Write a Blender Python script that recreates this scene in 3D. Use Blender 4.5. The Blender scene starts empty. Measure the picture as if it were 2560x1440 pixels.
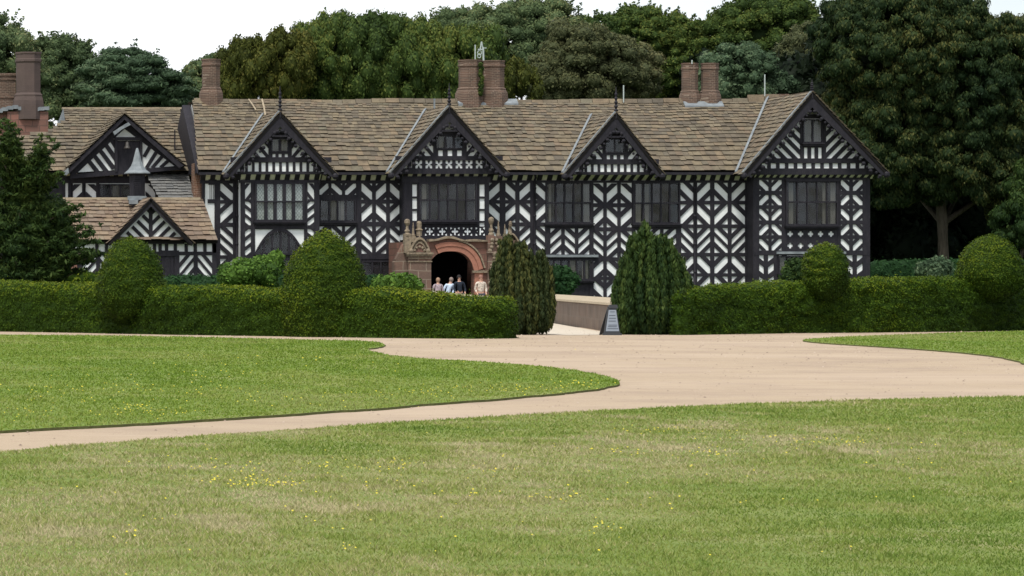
import bpy, bmesh, math, random
import numpy as np
from mathutils import Vector
random.seed(7); RNG = np.random.default_rng(11)
S = bpy.context.scene
COL = S.collection
# ------------------------------------------------------------------ camera
F, CX, HY, EYE = 8640.0, -800.0, 695.0, 1.6       # focal length, vanishing point and horizon (photo pixels), eye height
cam = bpy.data.objects.new('camera', bpy.data.cameras.new('camera'))
COL.objects.link(cam); S.camera = cam
cam.location = (0, 0, EYE); cam.rotation_euler = (math.radians(90), 0, 0)
cam.data.sensor_width = 36; cam.data.lens = 36*F/2560
cam.data.shift_x = (1280-CX)/2560; cam.data.shift_y = -(720-HY)/2560
cam.data.clip_start = 1; cam.data.clip_end = 4000
# ------------------------------------------------------------------ sky, sun, exposure
SUN_EL, SUN_AZ = math.radians(62), math.radians(205)   # azimuth clockwise from +Y
w = bpy.data.worlds.new('World'); S.world = w; w.use_nodes = True
nt = w.node_tree; nt.nodes.clear()
out = nt.nodes.new('ShaderNodeOutputWorld'); bg = nt.nodes.new('ShaderNodeBackground')
sky = nt.nodes.new('ShaderNodeTexSky'); sky.sky_type = 'NISHITA'; sky.sun_disc = False
sky.sun_elevation = SUN_EL; sky.sun_rotation = SUN_AZ
mix = nt.nodes.new('ShaderNodeMix'); mix.data_type = 'RGBA'
tc = nt.nodes.new('ShaderNodeTexCoord'); sep = nt.nodes.new('ShaderNodeSeparateXYZ')
nz = nt.nodes.new('ShaderNodeTexNoise'); nz.inputs['Scale'].default_value = 9; nz.inputs['Detail'].default_value = 5
mp = nt.nodes.new('ShaderNodeMapping'); mp.inputs['Scale'].default_value = (1, 1, 3)
add = nt.nodes.new('ShaderNodeMath'); add.operation = 'MULTIPLY_ADD'; add.inputs[1].default_value = 3.4; add.inputs[2].default_value = -.68
mr = nt.nodes.new('ShaderNodeMapRange'); mr.inputs['From Min'].default_value = .15; mr.inputs['From Max'].default_value = .95
mr.inputs['To Min'].default_value = .97; mr.inputs['To Max'].default_value = .32
mm = nt.nodes.new('ShaderNodeMath'); mm.operation = 'MULTIPLY_ADD'; mm.inputs[1].default_value = .5
L = nt.links.new
L(tc.outputs['Generated'], sep.inputs[0]); L(tc.outputs['Generated'], mp.inputs[0]); L(mp.outputs[0], nz.inputs[0])
L(sep.outputs['X'], add.inputs[0])
L(nz.outputs['Fac'], mm.inputs[0]); L(add.outputs[0], mm.inputs[2])
L(mm.outputs[0], mr.inputs['Value']); L(mr.outputs[0], mix.inputs['Factor'])
L(sky.outputs[0], mix.inputs['A']); mix.inputs['B'].default_value = (9.6, 9.8, 10.1, 1)   # thin white cloud over the blue
L(mix.outputs['Result'], bg.inputs[0]); bg.inputs[1].default_value = .105
L(bg.outputs[0], out.inputs[0])
sd = bpy.data.lights.new('sun', 'SUN'); sd.energy = 2.5; sd.angle = math.radians(11); sd.color = (1, .95, .87)
sun = bpy.data.objects.new('sun', sd); COL.objects.link(sun)
sv = Vector((math.sin(SUN_AZ)*math.cos(SUN_EL), math.cos(SUN_AZ)*math.cos(SUN_EL), math.sin(SUN_EL)))
sun.rotation_euler = sv.to_track_quat('Z', 'Y').to_euler()
S.view_settings.view_transform = 'Standard'; S.view_settings.look = 'None'
S.view_settings.exposure = 0.3; S.view_settings.gamma = 1
# ------------------------------------------------------------------ helpers
def X_(px, Y): return (px-CX)/F*Y
def Z_(py, Y): return EYE+(HY-py)/F*Y
def at(px, py, Y): return (X_(px, Y), Y, Z_(py, Y))
def gy(py): return EYE*F/(py-HY)                       # distance of a ground point
def gnd(px, py, z=0.0):
    Y = (EYE-z)*F/(py-HY); return (X_(px, Y), Y, z)
ORG = {}
def tag(o, label=None, cat=None, group=None, kind=None):
    for k, v in (('label', label), ('category', cat), ('group', group), ('kind', kind)):
        if v: o[k] = v
    return o
def empty(name, loc, label=None, cat=None, group=None):
    o = bpy.data.objects.new(name, None); COL.objects.link(o); o.location = loc; o.empty_display_size = .3
    ORG[o.name] = Vector(loc); return tag(o, label, cat, group)
def link(name, me, mats, parent=None, org=None):
    o = bpy.data.objects.new(name, me); COL.objects.link(o)
    for m in (mats if isinstance(mats, (list, tuple)) else [mats]): me.materials.append(m)
    if parent is not None:
        g = ORG[parent.name]; o.parent = parent
        off = np.array(g)
        co = np.empty(len(me.vertices)*3); me.vertices.foreach_get('co', co)
        co = (co.reshape(-1, 3)-off).ravel(); me.vertices.foreach_set('co', co)
        ORG[o.name] = g
    elif org is not None:
        o.location = org; off = np.array(org)
        co = np.empty(len(me.vertices)*3); me.vertices.foreach_get('co', co)
        me.vertices.foreach_set('co', (co.reshape(-1, 3)-off).ravel()); ORG[o.name] = Vector(org)
    else: ORG[o.name] = Vector((0, 0, 0))
    me.update(); return o
class MB:
    def __init__(s): s.v = []; s.f = []; s.t = []; s.m = []
    def face(s, idx, tint=.5, m=0): s.f.append(idx); s.t.append(tint); s.m.append(m)
    def hexa(s, p, tint=.5, m=0):          # 8 points: bottom 4, top 4 in the same order
        n = len(s.v); s.v += [tuple(q) for q in p]
        for q in ((0,3,2,1),(4,5,6,7),(0,1,5,4),(1,2,6,5),(2,3,7,6),(3,0,4,7)): s.face([n+i for i in q], tint, m)
    def box(s, x0, x1, y0, y1, z0, z1, tint=.5, m=0):
        s.hexa([(x0,y0,z0),(x1,y0,z0),(x1,y1,z0),(x0,y1,z0),(x0,y0,z1),(x1,y0,z1),(x1,y1,z1),(x0,y1,z1)], tint, m)
    def prism(s, poly, y0, y1, tint=.5, m=0):   # poly in x,z ; extruded along y
        n = len(s.v); k = len(poly)
        a = sum(poly[i][0]*poly[(i+1)%k][1]-poly[(i+1)%k][0]*poly[i][1] for i in range(k))
        if abs(a) < 1e-7: return
        if a < 0: poly = poly[::-1]
        s.v += [(p[0], y0, p[1]) for p in poly]+[(p[0], y1, p[1]) for p in poly]
        s.face([n+i for i in range(k)], tint, m); s.face([n+k+i for i in range(k)][::-1], tint, m)
        for i in range(k):
            j = (i+1)%k; s.face([n+j, n+i, n+k+i, n+k+j], tint, m)
    def pp(s, pts, Y, fr=.06, bk=.01, tint=.5, m=0):   # polygon in photo pixels on the plane Y
        s.prism([(X_(a, Y), Z_(b, Y)) for a, b in pts], Y-fr, Y+bk, tint, m)
    def bar(s, x0, y0, x1, y1, Y, fr=.06, bk=.01, tint=.5, m=0): s.pp([(x0,y0),(x1,y0),(x1,y1),(x0,y1)], Y, fr, bk, tint, m)
    def lathe(s, prof, cx, cy, seg=16, tint=.5, m=0, sy=1, rot=0, cap=True):   # prof: (r, z)
        n = len(s.v); 
        for r, z in prof:
            for i in range(seg):
                a = 2*math.pi*i/seg+rot; s.v.append((cx+r*math.cos(a), cy+sy*r*math.sin(a), z))
        for k in range(len(prof)-1):
            for i in range(seg):
                j = (i+1)%seg; s.face([n+k*seg+i, n+k*seg+j, n+(k+1)*seg+j, n+(k+1)*seg+i], tint, m)
        if cap:
            s.face([n+i for i in range(seg)][::-1], tint, m); q = n+(len(prof)-1)*seg; s.face([q+i for i in range(seg)], tint, m)
    def tube(s, pts, r, seg=6, tint=.5, m=0):
        pts = [Vector(p) for p in pts]; rr = r if isinstance(r, (list, tuple)) else [r]*len(pts); n = len(s.v)
        for i, p in enumerate(pts):
            d = (pts[min(i+1, len(pts)-1)]-pts[max(i-1, 0)]).normalized()
            u = d.cross(Vector((0, 0, 1))); u = u.normalized() if u.length > .05 else Vector((1, 0, 0)); v = d.cross(u)
            for k in range(seg):
                a = 2*math.pi*k/seg; s.v.append(tuple(p+u*math.cos(a)*rr[i]+v*math.sin(a)*rr[i]))
        for i in range(len(pts)-1):
            for k in range(seg):
                j = (k+1)%seg; s.face([n+i*seg+k, n+i*seg+j, n+(i+1)*seg+j, n+(i+1)*seg+k], tint, m)
        s.face([n+k for k in range(seg)], tint, m); q = n+(len(pts)-1)*seg; s.face([q+k for k in range(seg)][::-1], tint, m)
    def ball(s, c, r, tint=.5, m=0, seg=8, rings=6, sz=1):
        n = len(s.v); prof = [(max(.001, r*math.sin(math.pi*k/rings)), c[2]-r*sz*math.cos(math.pi*k/rings)) for k in range(rings+1)]
        s.lathe(prof, c[0], c[1], seg, tint, m)
    def build(s, name, mats, parent=None, org=None, smooth=False):
        me = bpy.data.meshes.new(name); me.from_pydata(s.v, [], s.f)
        a = me.attributes.new('tint', 'FLOAT', 'FACE'); a.data.foreach_set('value', s.t)
        o = link(name, me, mats, parent, org)
        me.polygons.foreach_set('material_index', s.m)
        if smooth: me.polygons.foreach_set('use_smooth', [True]*len(s.f))
        return o
def fast_mesh(name, V, quads=None, tris=None, tq=None, tt=None):
    me = bpy.data.meshes.new(name); nv = len(V); nq = 0 if quads is None else len(quads); n3 = 0 if tris is None else len(tris)
    me.vertices.add(nv); me.vertices.foreach_set('co', np.asarray(V, dtype=np.float32).ravel())
    idx = []; 
    if nq: idx.append(np.asarray(quads).ravel())
    if n3: idx.append(np.asarray(tris).ravel())
    idx = np.concatenate(idx).astype(np.int32)
    me.loops.add(len(idx)); me.loops.foreach_set('vertex_index', idx)
    me.polygons.add(nq+n3)
    st = np.concatenate([np.arange(nq)*4, nq*4+np.arange(n3)*3]).astype(np.int32); me.polygons.foreach_set('loop_start', st)
    a = me.attributes.new('tint', 'FLOAT', 'FACE')
    tv = np.concatenate([tq if nq else np.zeros(0), tt if n3 else np.zeros(0)]).astype(np.float32); a.data.foreach_set('value', tv)
    me.update(calc_edges=True); return me
_perm = np.random.default_rng(3).random(4096)
def vnoise(p, sc=1.0):
    p = np.asarray(p, dtype=np.float64)*sc; i = np.floor(p).astype(np.int64); f = p-i; f = f*f*(3-2*f); r = 0
    for dx in (0, 1):
        for dy in (0, 1):
            for dz in (0, 1):
                h = ((i[:, 0]+dx)*73856093 ^ (i[:, 1]+dy)*19349663 ^ (i[:, 2]+dz)*83492791) & 4095
                r = r+_perm[h]*(f[:, 0] if dx else 1-f[:, 0])*(f[:, 1] if dy else 1-f[:, 1])*(f[:, 2] if dz else 1-f[:, 2])
    return r
# ------------------------------------------------------------------ materials
def mat(name, col, rough=.8, spec=.3, var=None, scale=4, amt=.5, bump=0, bscale=30, tint=None, metal=0, stretch=(1,1,1), detail=6):
    """col: base colour; var: second colour mixed in by noise; tint: list of colours picked per face"""
    m = bpy.data.materials.new(name); m.use_nodes = True; t = m.node_tree; b = t.nodes['Principled BSDF']; K = t.links.new
    b.inputs['Roughness'].default_value = rough; b.inputs['Specular IOR Level'].default_value = spec; b.inputs['Metallic'].default_value = metal
    tcn = t.nodes.new('ShaderNodeTexCoord'); mpn = t.nodes.new('ShaderNodeMapping'); mpn.inputs['Scale'].default_value = stretch
    K(tcn.outputs['Object'], mpn.inputs[0])
    src = None
    if tint:
        at_ = t.nodes.new('ShaderNodeAttribute'); at_.attribute_name = 'tint'
        rp = t.nodes.new('ShaderNodeValToRGB'); rp.color_ramp.elements.remove(rp.color_ramp.elements[1])
        for i, c in enumerate(tint):
            e = rp.color_ramp.elements[0] if i == 0 else rp.color_ramp.elements.new(i/(len(tint)-1))
            e.position = i/(len(tint)-1); e.color = (*c, 1)
        K(at_.outputs['Fac'], rp.inputs[0]); src = rp.outputs[0]
    if var:
        n = t.nodes.new('ShaderNodeTexNoise'); n.inputs['Scale'].default_value = scale; n.inputs['Detail'].default_value = detail; n.inputs['Roughness'].default_value = .65
        K(mpn.outputs[0], n.inputs[0])
        r = t.nodes.new('ShaderNodeMapRange'); r.inputs['From Min'].default_value = .5-.25*(1.01-amt)-.02; r.inputs['From Max'].default_value = .5+.3*(1.01-amt*.5)
        K(n.outputs['Fac'], r.inputs['Value'])
        x = t.nodes.new('ShaderNodeMix'); x.data_type = 'RGBA'; K(r.outputs[0], x.inputs['Factor'])
        if src: K(src, x.inputs['A'])
        else: x.inputs['A'].default_value = (*col, 1)
        x.inputs['B'].default_value = (*var, 1)
        mu = t.nodes.new('ShaderNodeMath'); mu.operation = 'MULTIPLY'; mu.inputs[1].default_value = amt
        K(r.outputs[0], mu.inputs[0]); K(mu.outputs[0], x.inputs['Factor']); src = x.outputs['Result']
    if src: K(src, b.inputs['Base Color'])
    else: b.inputs['Base Color'].default_value = (*col, 1)
    if bump:
        n2 = t.nodes.new('ShaderNodeTexNoise'); n2.inputs['Scale'].default_value = bscale; n2.inputs['Detail'].default_value = 8
        K(mpn.outputs[0], n2.inputs[0]); bp = t.nodes.new('ShaderNodeBump'); bp.inputs['Strength'].default_value = 1; bp.inputs['Distance'].default_value = bump
        K(n2.outputs['Fac'], bp.inputs['Height']); K(bp.outputs[0], b.inputs['Normal'])
    return m
PLASTER = mat('white_limewash', (.84,.87,.87), .85, .2, var=(.60,.61,.57), scale=1.6, amt=.45, bump=.01, bscale=6)
CREAM = mat('cream_cove_plaster', (.72,.72,.58), .9, .2, var=(.5,.5,.38), scale=5, amt=.6)
TIMBER = mat('black_tarred_oak', (.019,.018,.024), .65, .2, var=(.034,.031,.037), scale=7, amt=.8, bump=.02, bscale=18, stretch=(1,1,.3))
LEAD = mat('grey_sheet_lead', (.17,.19,.205), .6, .25, var=(.30,.335,.35), scale=3, amt=.7, bump=.02, bscale=5)
SLATE_TINTS = [(.105,.09,.07),(.16,.132,.095),(.21,.172,.115),(.16,.14,.105),(.235,.19,.125),(.125,.108,.085),(.22,.17,.112),(.185,.142,.102),(.165,.156,.11)]
SLATE = mat('stone_slates', (.2,.2,.2), .9, .2, tint=SLATE_TINTS, var=(.055,.047,.036), scale=2.2, amt=.62, bump=.03, bscale=12, detail=9)
SLATE_RED = mat('reddish_stone_slates', (.2,.2,.2), .9, .2, tint=[(.11,.08,.06),(.17,.12,.085),(.22,.16,.105),(.15,.105,.08),(.22,.175,.12),(.14,.10,.08)], var=(.32,.27,.21), scale=2.0, amt=.35, bump=.03, bscale=12)
SLATE_GREY = mat('grey_slates', (.2,.2,.2), .8, .3, tint=[(.15,.15,.15),(.20,.20,.19),(.13,.135,.14)], var=(.09,.09,.085), scale=3, amt=.5, bump=.02, bscale=12)
UNDER = mat('roof_underlay', (.012,.011,.010), .9, .1)
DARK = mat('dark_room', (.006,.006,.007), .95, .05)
CURTAIN = mat('curtain_cloth', (.16,.16,.14), .9, .1, var=(.07,.07,.06), scale=9, amt=.6, stretch=(3,3,.3))
BLIND = mat('pale_blind', (.46,.53,.50), .9, .1, var=(.26,.32,.30), scale=5, amt=.8, stretch=(2,2,1))
def brick_mat(name, c1, c2, mort, scale, bw=.5, rh=.25, var=(.05,.04,.03)):
    m = mat(name, c1, .9, .2, var=var, scale=1.5, amt=.55, bump=.012, bscale=14); t = m.node_tree; K = t.links.new
    b = t.nodes['Principled BSDF']; x = [n for n in t.nodes if n.type == 'MIX'][0]
    tcn = [n for n in t.nodes if n.type == 'TEX_COORD'][0]
    s = t.nodes.new('ShaderNodeSeparateXYZ'); K(tcn.outputs['Object'], s.inputs[0])
    ad = t.nodes.new('ShaderNodeMath'); ad.operation = 'ADD'; K(s.outputs['X'], ad.inputs[0]); K(s.outputs['Y'], ad.inputs[1])
    cb = t.nodes.new('ShaderNodeCombineXYZ'); K(ad.outputs[0], cb.inputs['X']); K(s.outputs['Z'], cb.inputs['Y'])
    nn = t.nodes.new('ShaderNodeTexNoise'); nn.inputs['Scale'].default_value = 1.5; K(tcn.outputs['Object'], nn.inputs[0])
    va = t.nodes.new('ShaderNodeVectorMath'); va.operation = 'MULTIPLY_ADD'; va.inputs[1].default_value = (.12,.12,.12); K(nn.outputs['Color'], va.inputs[0]); K(cb.outputs[0], va.inputs[2])
    br = t.nodes.new('ShaderNodeTexBrick'); K(va.outputs[0], br.inputs['Vector']); br.inputs['Scale'].default_value = scale
    br.inputs['Color1'].default_value = (*c1, 1); br.inputs['Color2'].default_value = (*c2, 1); br.inputs['Mortar'].default_value = (*mort, 1)
    br.inputs['Mortar Size'].default_value = .018; br.inputs['Brick Width'].default_value = bw; br.inputs['Row Height'].default_value = rh
    K(br.outputs['Color'], x.inputs['A']); return m
BRICK = brick_mat('weathered_brick', (.16,.096,.07), (.10,.068,.054), (.26,.205,.16), 2.0, .45, .16)
BRICK_L = brick_mat('orange_brick', (.22,.105,.065), (.14,.08,.06), (.32,.24,.18), 2.0, .45, .16)
REDSTONE = brick_mat('red_sandstone', (.27,.13,.10), (.19,.10,.078), (.12,.075,.06), 1.0, .7, .30, var=(.11,.085,.07))
ASHLAR = brick_mat('weathered_sandstone', (.24,.135,.10), (.145,.10,.08), (.29,.235,.18), 1.0, .75, .40, var=(.07,.058,.05))
CARVED = mat('carved_buff_stone', (.26,.21,.15), .9, .2, var=(.10,.08,.065), scale=6, amt=.8, bump=.03, bscale=12)
ARCHST = mat('pink_arch_stone', (.36,.165,.115), .9, .2, var=(.24,.12,.09), scale=3, amt=.6, bump=.02, bscale=8)
COPING = mat('pale_stone_coping', (.42,.35,.25), .9, .2, var=(.22,.18,.12), scale=5, amt=.6, bump=.02, bscale=8)
PAVING = mat('pale_paving', (.55,.49,.40), .9, .2, var=(.42,.36,.29), scale=2, amt=.6)
METAL = mat('galvanised_metal', (.40,.46,.44), .5, .5)
BRONZE = mat('dark_bronze', (.05,.045,.04), .5, .5)
# glass: a thin pane that reflects a little and lets the dark room show
def glass(name, refl, tr, lead=True):
    m = bpy.data.materials.new(name); m.use_nodes = True; t = m.node_tree; t.nodes.clear(); K = t.links.new
    o = t.nodes.new('ShaderNodeOutputMaterial'); x = t.nodes.new('ShaderNodeMixShader'); g = t.nodes.new('ShaderNodeBsdfGlossy'); r = t.nodes.new('ShaderNodeBsdfTransparent')
    r.inputs[0].default_value = (tr, tr, tr, 1); g.inputs['Roughness'].default_value = .22; g.inputs[0].default_value = (.9,.95,1,1)
    tcn = t.nodes.new('ShaderNodeTexCoord'); n = t.nodes.new('ShaderNodeTexNoise'); n.inputs['Scale'].default_value = 1.7; n.inputs['Detail'].default_value = 0; K(tcn.outputs['Object'], n.inputs[0])
    # diamond leading
    s = t.nodes.new('ShaderNodeSeparateXYZ'); K(tcn.outputs['Object'], s.inputs[0]); w_ = []
    for sg in (1, -1):
        a = t.nodes.new('ShaderNodeMath'); a.operation = 'MULTIPLY_ADD'; a.inputs[1].default_value = sg*1.3; K(s.outputs['X'], a.inputs[0]); K(s.outputs['Z'], a.inputs[2])
        p = t.nodes.new('ShaderNodeMath'); p.operation = 'PINGPONG'; p.inputs[1].default_value = .09; K(a.outputs[0], p.inputs[0])
        c = t.nodes.new('ShaderNodeMath'); c.operation = 'LESS_THAN'; c.inputs[1].default_value = .008; K(p.outputs[0], c.inputs[0]); w_.append(c)
    mx = t.nodes.new('ShaderNodeMath'); mx.operation = 'MAXIMUM'; K(w_[0].outputs[0], mx.inputs[0]); K(w_[1].outputs[0], mx.inputs[1])
    bp = t.nodes.new('ShaderNodeBump'); bp.inputs['Distance'].default_value = .05; bp.inputs['Strength'].default_value = .5; K(n.outputs['Fac'], bp.inputs['Height']); K(bp.outputs[0], g.inputs['Normal'])
    x.inputs[0].default_value = refl; K(r.outputs[0], x.inputs[1]); K(g.outputs[0], x.inputs[2])
    d = t.nodes.new('ShaderNodeBsdfDiffuse'); d.inputs[0].default_value = (.03,.032,.034,1); x2 = t.nodes.new('ShaderNodeMixShader')
    x2.inputs[0].default_value = .12
    if lead: K(mx.outputs[0], x2.inputs[0])
    K(x.outputs[0], x2.inputs[1]); K(d.outputs[0], x2.inputs[2]); K(x2.outputs[0], o.inputs[0]); return m
GLASS = glass('leaded_glass', .06, .85, False)
GLASS_P = glass('pale_leaded_glass', .10, .9)
def foliage_mat(name, ramp, transl=.22, rough=.55):
    m = bpy.data.materials.new(name); m.use_nodes = True; t = m.node_tree; K = t.links.new; b = t.nodes['Principled BSDF']; o = t.nodes['Material Output']
    a = t.nodes.new('ShaderNodeAttribute'); a.attribute_name = 'tint'
    rp = t.nodes.new('ShaderNodeValToRGB'); rp.color_ramp.elements.remove(rp.color_ramp.elements[1])
    for i, c in enumerate(ramp):
        e = rp.color_ramp.elements[0] if i == 0 else rp.color_ramp.elements.new(i/(len(ramp)-1)); e.position = i/(len(ramp)-1); e.color = (*c, 1)
    K(a.outputs['Fac'], rp.inputs[0]); K(rp.outputs[0], b.inputs['Base Color'])
    b.inputs['Roughness'].default_value = rough; b.inputs['Specular IOR Level'].default_value = .06
    tr = t.nodes.new('ShaderNodeBsdfTranslucent'); K(rp.outputs[0], tr.inputs[0]); x = t.nodes.new('ShaderNodeMixShader'); x.inputs[0].default_value = transl
    K(b.outputs[0], x.inputs[1]); K(tr.outputs[0], x.inputs[2]); K(x.outputs[0], o.inputs[0]); return m
LF = {
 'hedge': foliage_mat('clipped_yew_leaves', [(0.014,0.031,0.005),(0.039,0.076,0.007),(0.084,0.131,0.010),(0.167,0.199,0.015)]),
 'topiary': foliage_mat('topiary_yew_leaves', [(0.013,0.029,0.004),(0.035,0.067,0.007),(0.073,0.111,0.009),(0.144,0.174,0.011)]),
 'yew': foliage_mat('loose_yew_leaves', [(0.020,0.033,0.013),(0.040,0.055,0.020),(0.066,0.077,0.024),(0.110,0.110,0.033)]),
 'yewdark': foliage_mat('dark_yew_leaves', [(0.014,0.031,0.011),(0.029,0.055,0.015),(0.050,0.085,0.021),(0.084,0.119,0.031)]),
 'yewgold': foliage_mat('golden_yew_leaves', [(0.025,0.033,0.009),(0.052,0.064,0.014),(0.085,0.095,0.020),(0.130,0.123,0.029)]),
 'yewmid': foliage_mat('green_yew_leaves', [(0.024,0.045,0.014),(0.045,0.076,0.020),(0.075,0.115,0.027),(0.128,0.152,0.035)]),
 'broad': foliage_mat('olive_leaves', [(0.047,0.074,0.033),(0.087,0.128,0.057),(0.134,0.175,0.075),(0.221,0.227,0.103)]),  # olive, brownish and blue green ramps have distance haze mixed into the leaf colour
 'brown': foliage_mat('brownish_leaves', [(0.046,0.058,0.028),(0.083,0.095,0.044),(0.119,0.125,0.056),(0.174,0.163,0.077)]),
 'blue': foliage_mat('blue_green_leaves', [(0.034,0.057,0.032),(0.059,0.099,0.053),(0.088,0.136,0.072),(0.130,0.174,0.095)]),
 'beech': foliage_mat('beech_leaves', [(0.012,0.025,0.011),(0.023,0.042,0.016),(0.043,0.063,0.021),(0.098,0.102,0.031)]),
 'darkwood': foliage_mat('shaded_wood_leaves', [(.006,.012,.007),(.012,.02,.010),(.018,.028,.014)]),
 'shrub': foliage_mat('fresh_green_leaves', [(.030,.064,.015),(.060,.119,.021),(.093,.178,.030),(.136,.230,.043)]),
 'box': foliage_mat('box_hedge_leaves', [(.015,.04,.015),(.025,.065,.022),(.035,.085,.028)]),
}
BARK = mat('bark', (.085,.075,.058), .95, .1, var=(.035,.03,.025), scale=8, amt=.8, bump=.06, bscale=10, stretch=(1,1,.2))
# ------------------------------------------------------------------ foliage machinery
_bm = bmesh.new(); bmesh.ops.create_icosphere(_bm, subdivisions=2, radius=1); _bm.verts.ensure_lookup_table()
ICV = np.array([v.co[:] for v in _bm.verts]); ICF = np.array([[v.index for v in f.verts] for f in _bm.faces]); _bm.free()
def unit(n):
    v = RNG.normal(size=(n, 3)); return v/np.linalg.norm(v, axis=1, keepdims=True)
def leaf_quads(P, N, Lh, Wh, down=0.0):
    n = len(P); N = N/np.maximum(1e-6, np.linalg.norm(N, axis=1, keepdims=True))
    t = unit(n)*(1-down)+np.array([0, 0, -1.0])*down
    t = t-N*np.sum(t*N, axis=1, keepdims=True); t /= np.maximum(1e-6, np.linalg.norm(t, axis=1, keepdims=True))
    b = np.cross(N, t); Lh = np.reshape(Lh, (-1, 1)); Wh = np.reshape(Wh, (-1, 1))
    V = np.stack([P+t*Lh, P+b*Wh, P-t*Lh, P-b*Wh], axis=1).reshape(-1, 3); return V, np.arange(4*n).reshape(-1, 4)
def clump_cloud(C, R, dens, size, flat=(1, 1, 1), aspect=2.0, down=0.0, jit=.6, tint0=None, core=.8, up=.25, tvar=.15):
    """leaves on a cloud of clumps. C: centres, R: radii"""
    C = np.asarray(C); R = np.asarray(R); fl = np.array(flat)
    cnt = np.maximum(8, (dens*R*R*4*math.pi*np.prod(fl)**(2/3)).astype(int)); idx = np.repeat(np.arange(len(C)), cnt); n = len(idx)
    d = unit(n); d[:, 2] = d[:, 2]+up*RNG.random(n); d /= np.linalg.norm(d, axis=1, keepdims=True)
    rad = R[idx]*(.78+.34*RNG.random(n)**1.5); P = C[idx]+d*fl*rad[:, None]
    N = d/fl+RNG.normal(size=(n, 3))*jit
    s = size*(.6+.8*RNG.random(n)); V, Q = leaf_quads(P, N, s*.5*aspect**.5, s*.5/aspect**.5, down)
    t0 = (RNG.random(len(C))*.6+.15) if tint0 is None else np.asarray(tint0)
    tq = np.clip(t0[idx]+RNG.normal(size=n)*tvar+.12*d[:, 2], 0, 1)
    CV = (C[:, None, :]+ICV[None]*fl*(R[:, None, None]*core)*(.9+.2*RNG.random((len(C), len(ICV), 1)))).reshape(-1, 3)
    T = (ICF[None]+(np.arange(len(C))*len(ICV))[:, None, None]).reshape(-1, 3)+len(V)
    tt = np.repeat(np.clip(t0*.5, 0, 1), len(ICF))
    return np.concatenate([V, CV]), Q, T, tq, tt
def merge(parts):
    Vs, Qs, Ts, a, b = [], [], [], [], []; o = 0
    for V, Q, T, tq, tt in parts:
        Vs.append(V); 
        if len(Q): Qs.append(Q+o); a.append(tq)
        if len(T): Ts.append(T+o); b.append(tt)
        o += len(V)
    return np.concatenate(Vs), np.concatenate(Qs) if Qs else None, np.concatenate(Ts) if Ts else None, np.concatenate(a) if a else None, np.concatenate(b) if b else None
def foliage_obj(name, parts, m, parent=None, org=None):
    V, Q, T, a, b = merge(parts); return link(name, fast_mesh(name, V, Q, T, a, b), m, parent, org)
def crown_clumps(c, rad, cr, n, back=.35, low=-.75):
    out = []; 
    while len(out) < n:
        d = unit(1)[0]
        if d[2] < low or (d[1] > .25 and random.random() > back): continue
        out.append(d)
    D = np.array(out); k = (.72+.33*RNG.random(n)**.7)*(1+.42*(vnoise(D+np.array(c)*.37, 1.7)-.5)); C = np.array(c)+D*np.array(rad)*k[:, None]
    return C, cr*(.55+.8*RNG.random(n))
STY = {  # flat, aspect, down, jitter
 'broad': dict(flat=(1,1,.85), aspect=1.7, down=.1, jit=.8),
 'drape': dict(flat=(.75,.75,1.2), aspect=2.2, down=.6, jit=.6),
 'beech': dict(flat=(1.0,1.0,.9), aspect=2.4, down=.7, jit=.6),
 'conifer': dict(flat=(1.25,1.25,.5), aspect=3.2, down=.3, jit=.7),
}
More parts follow.
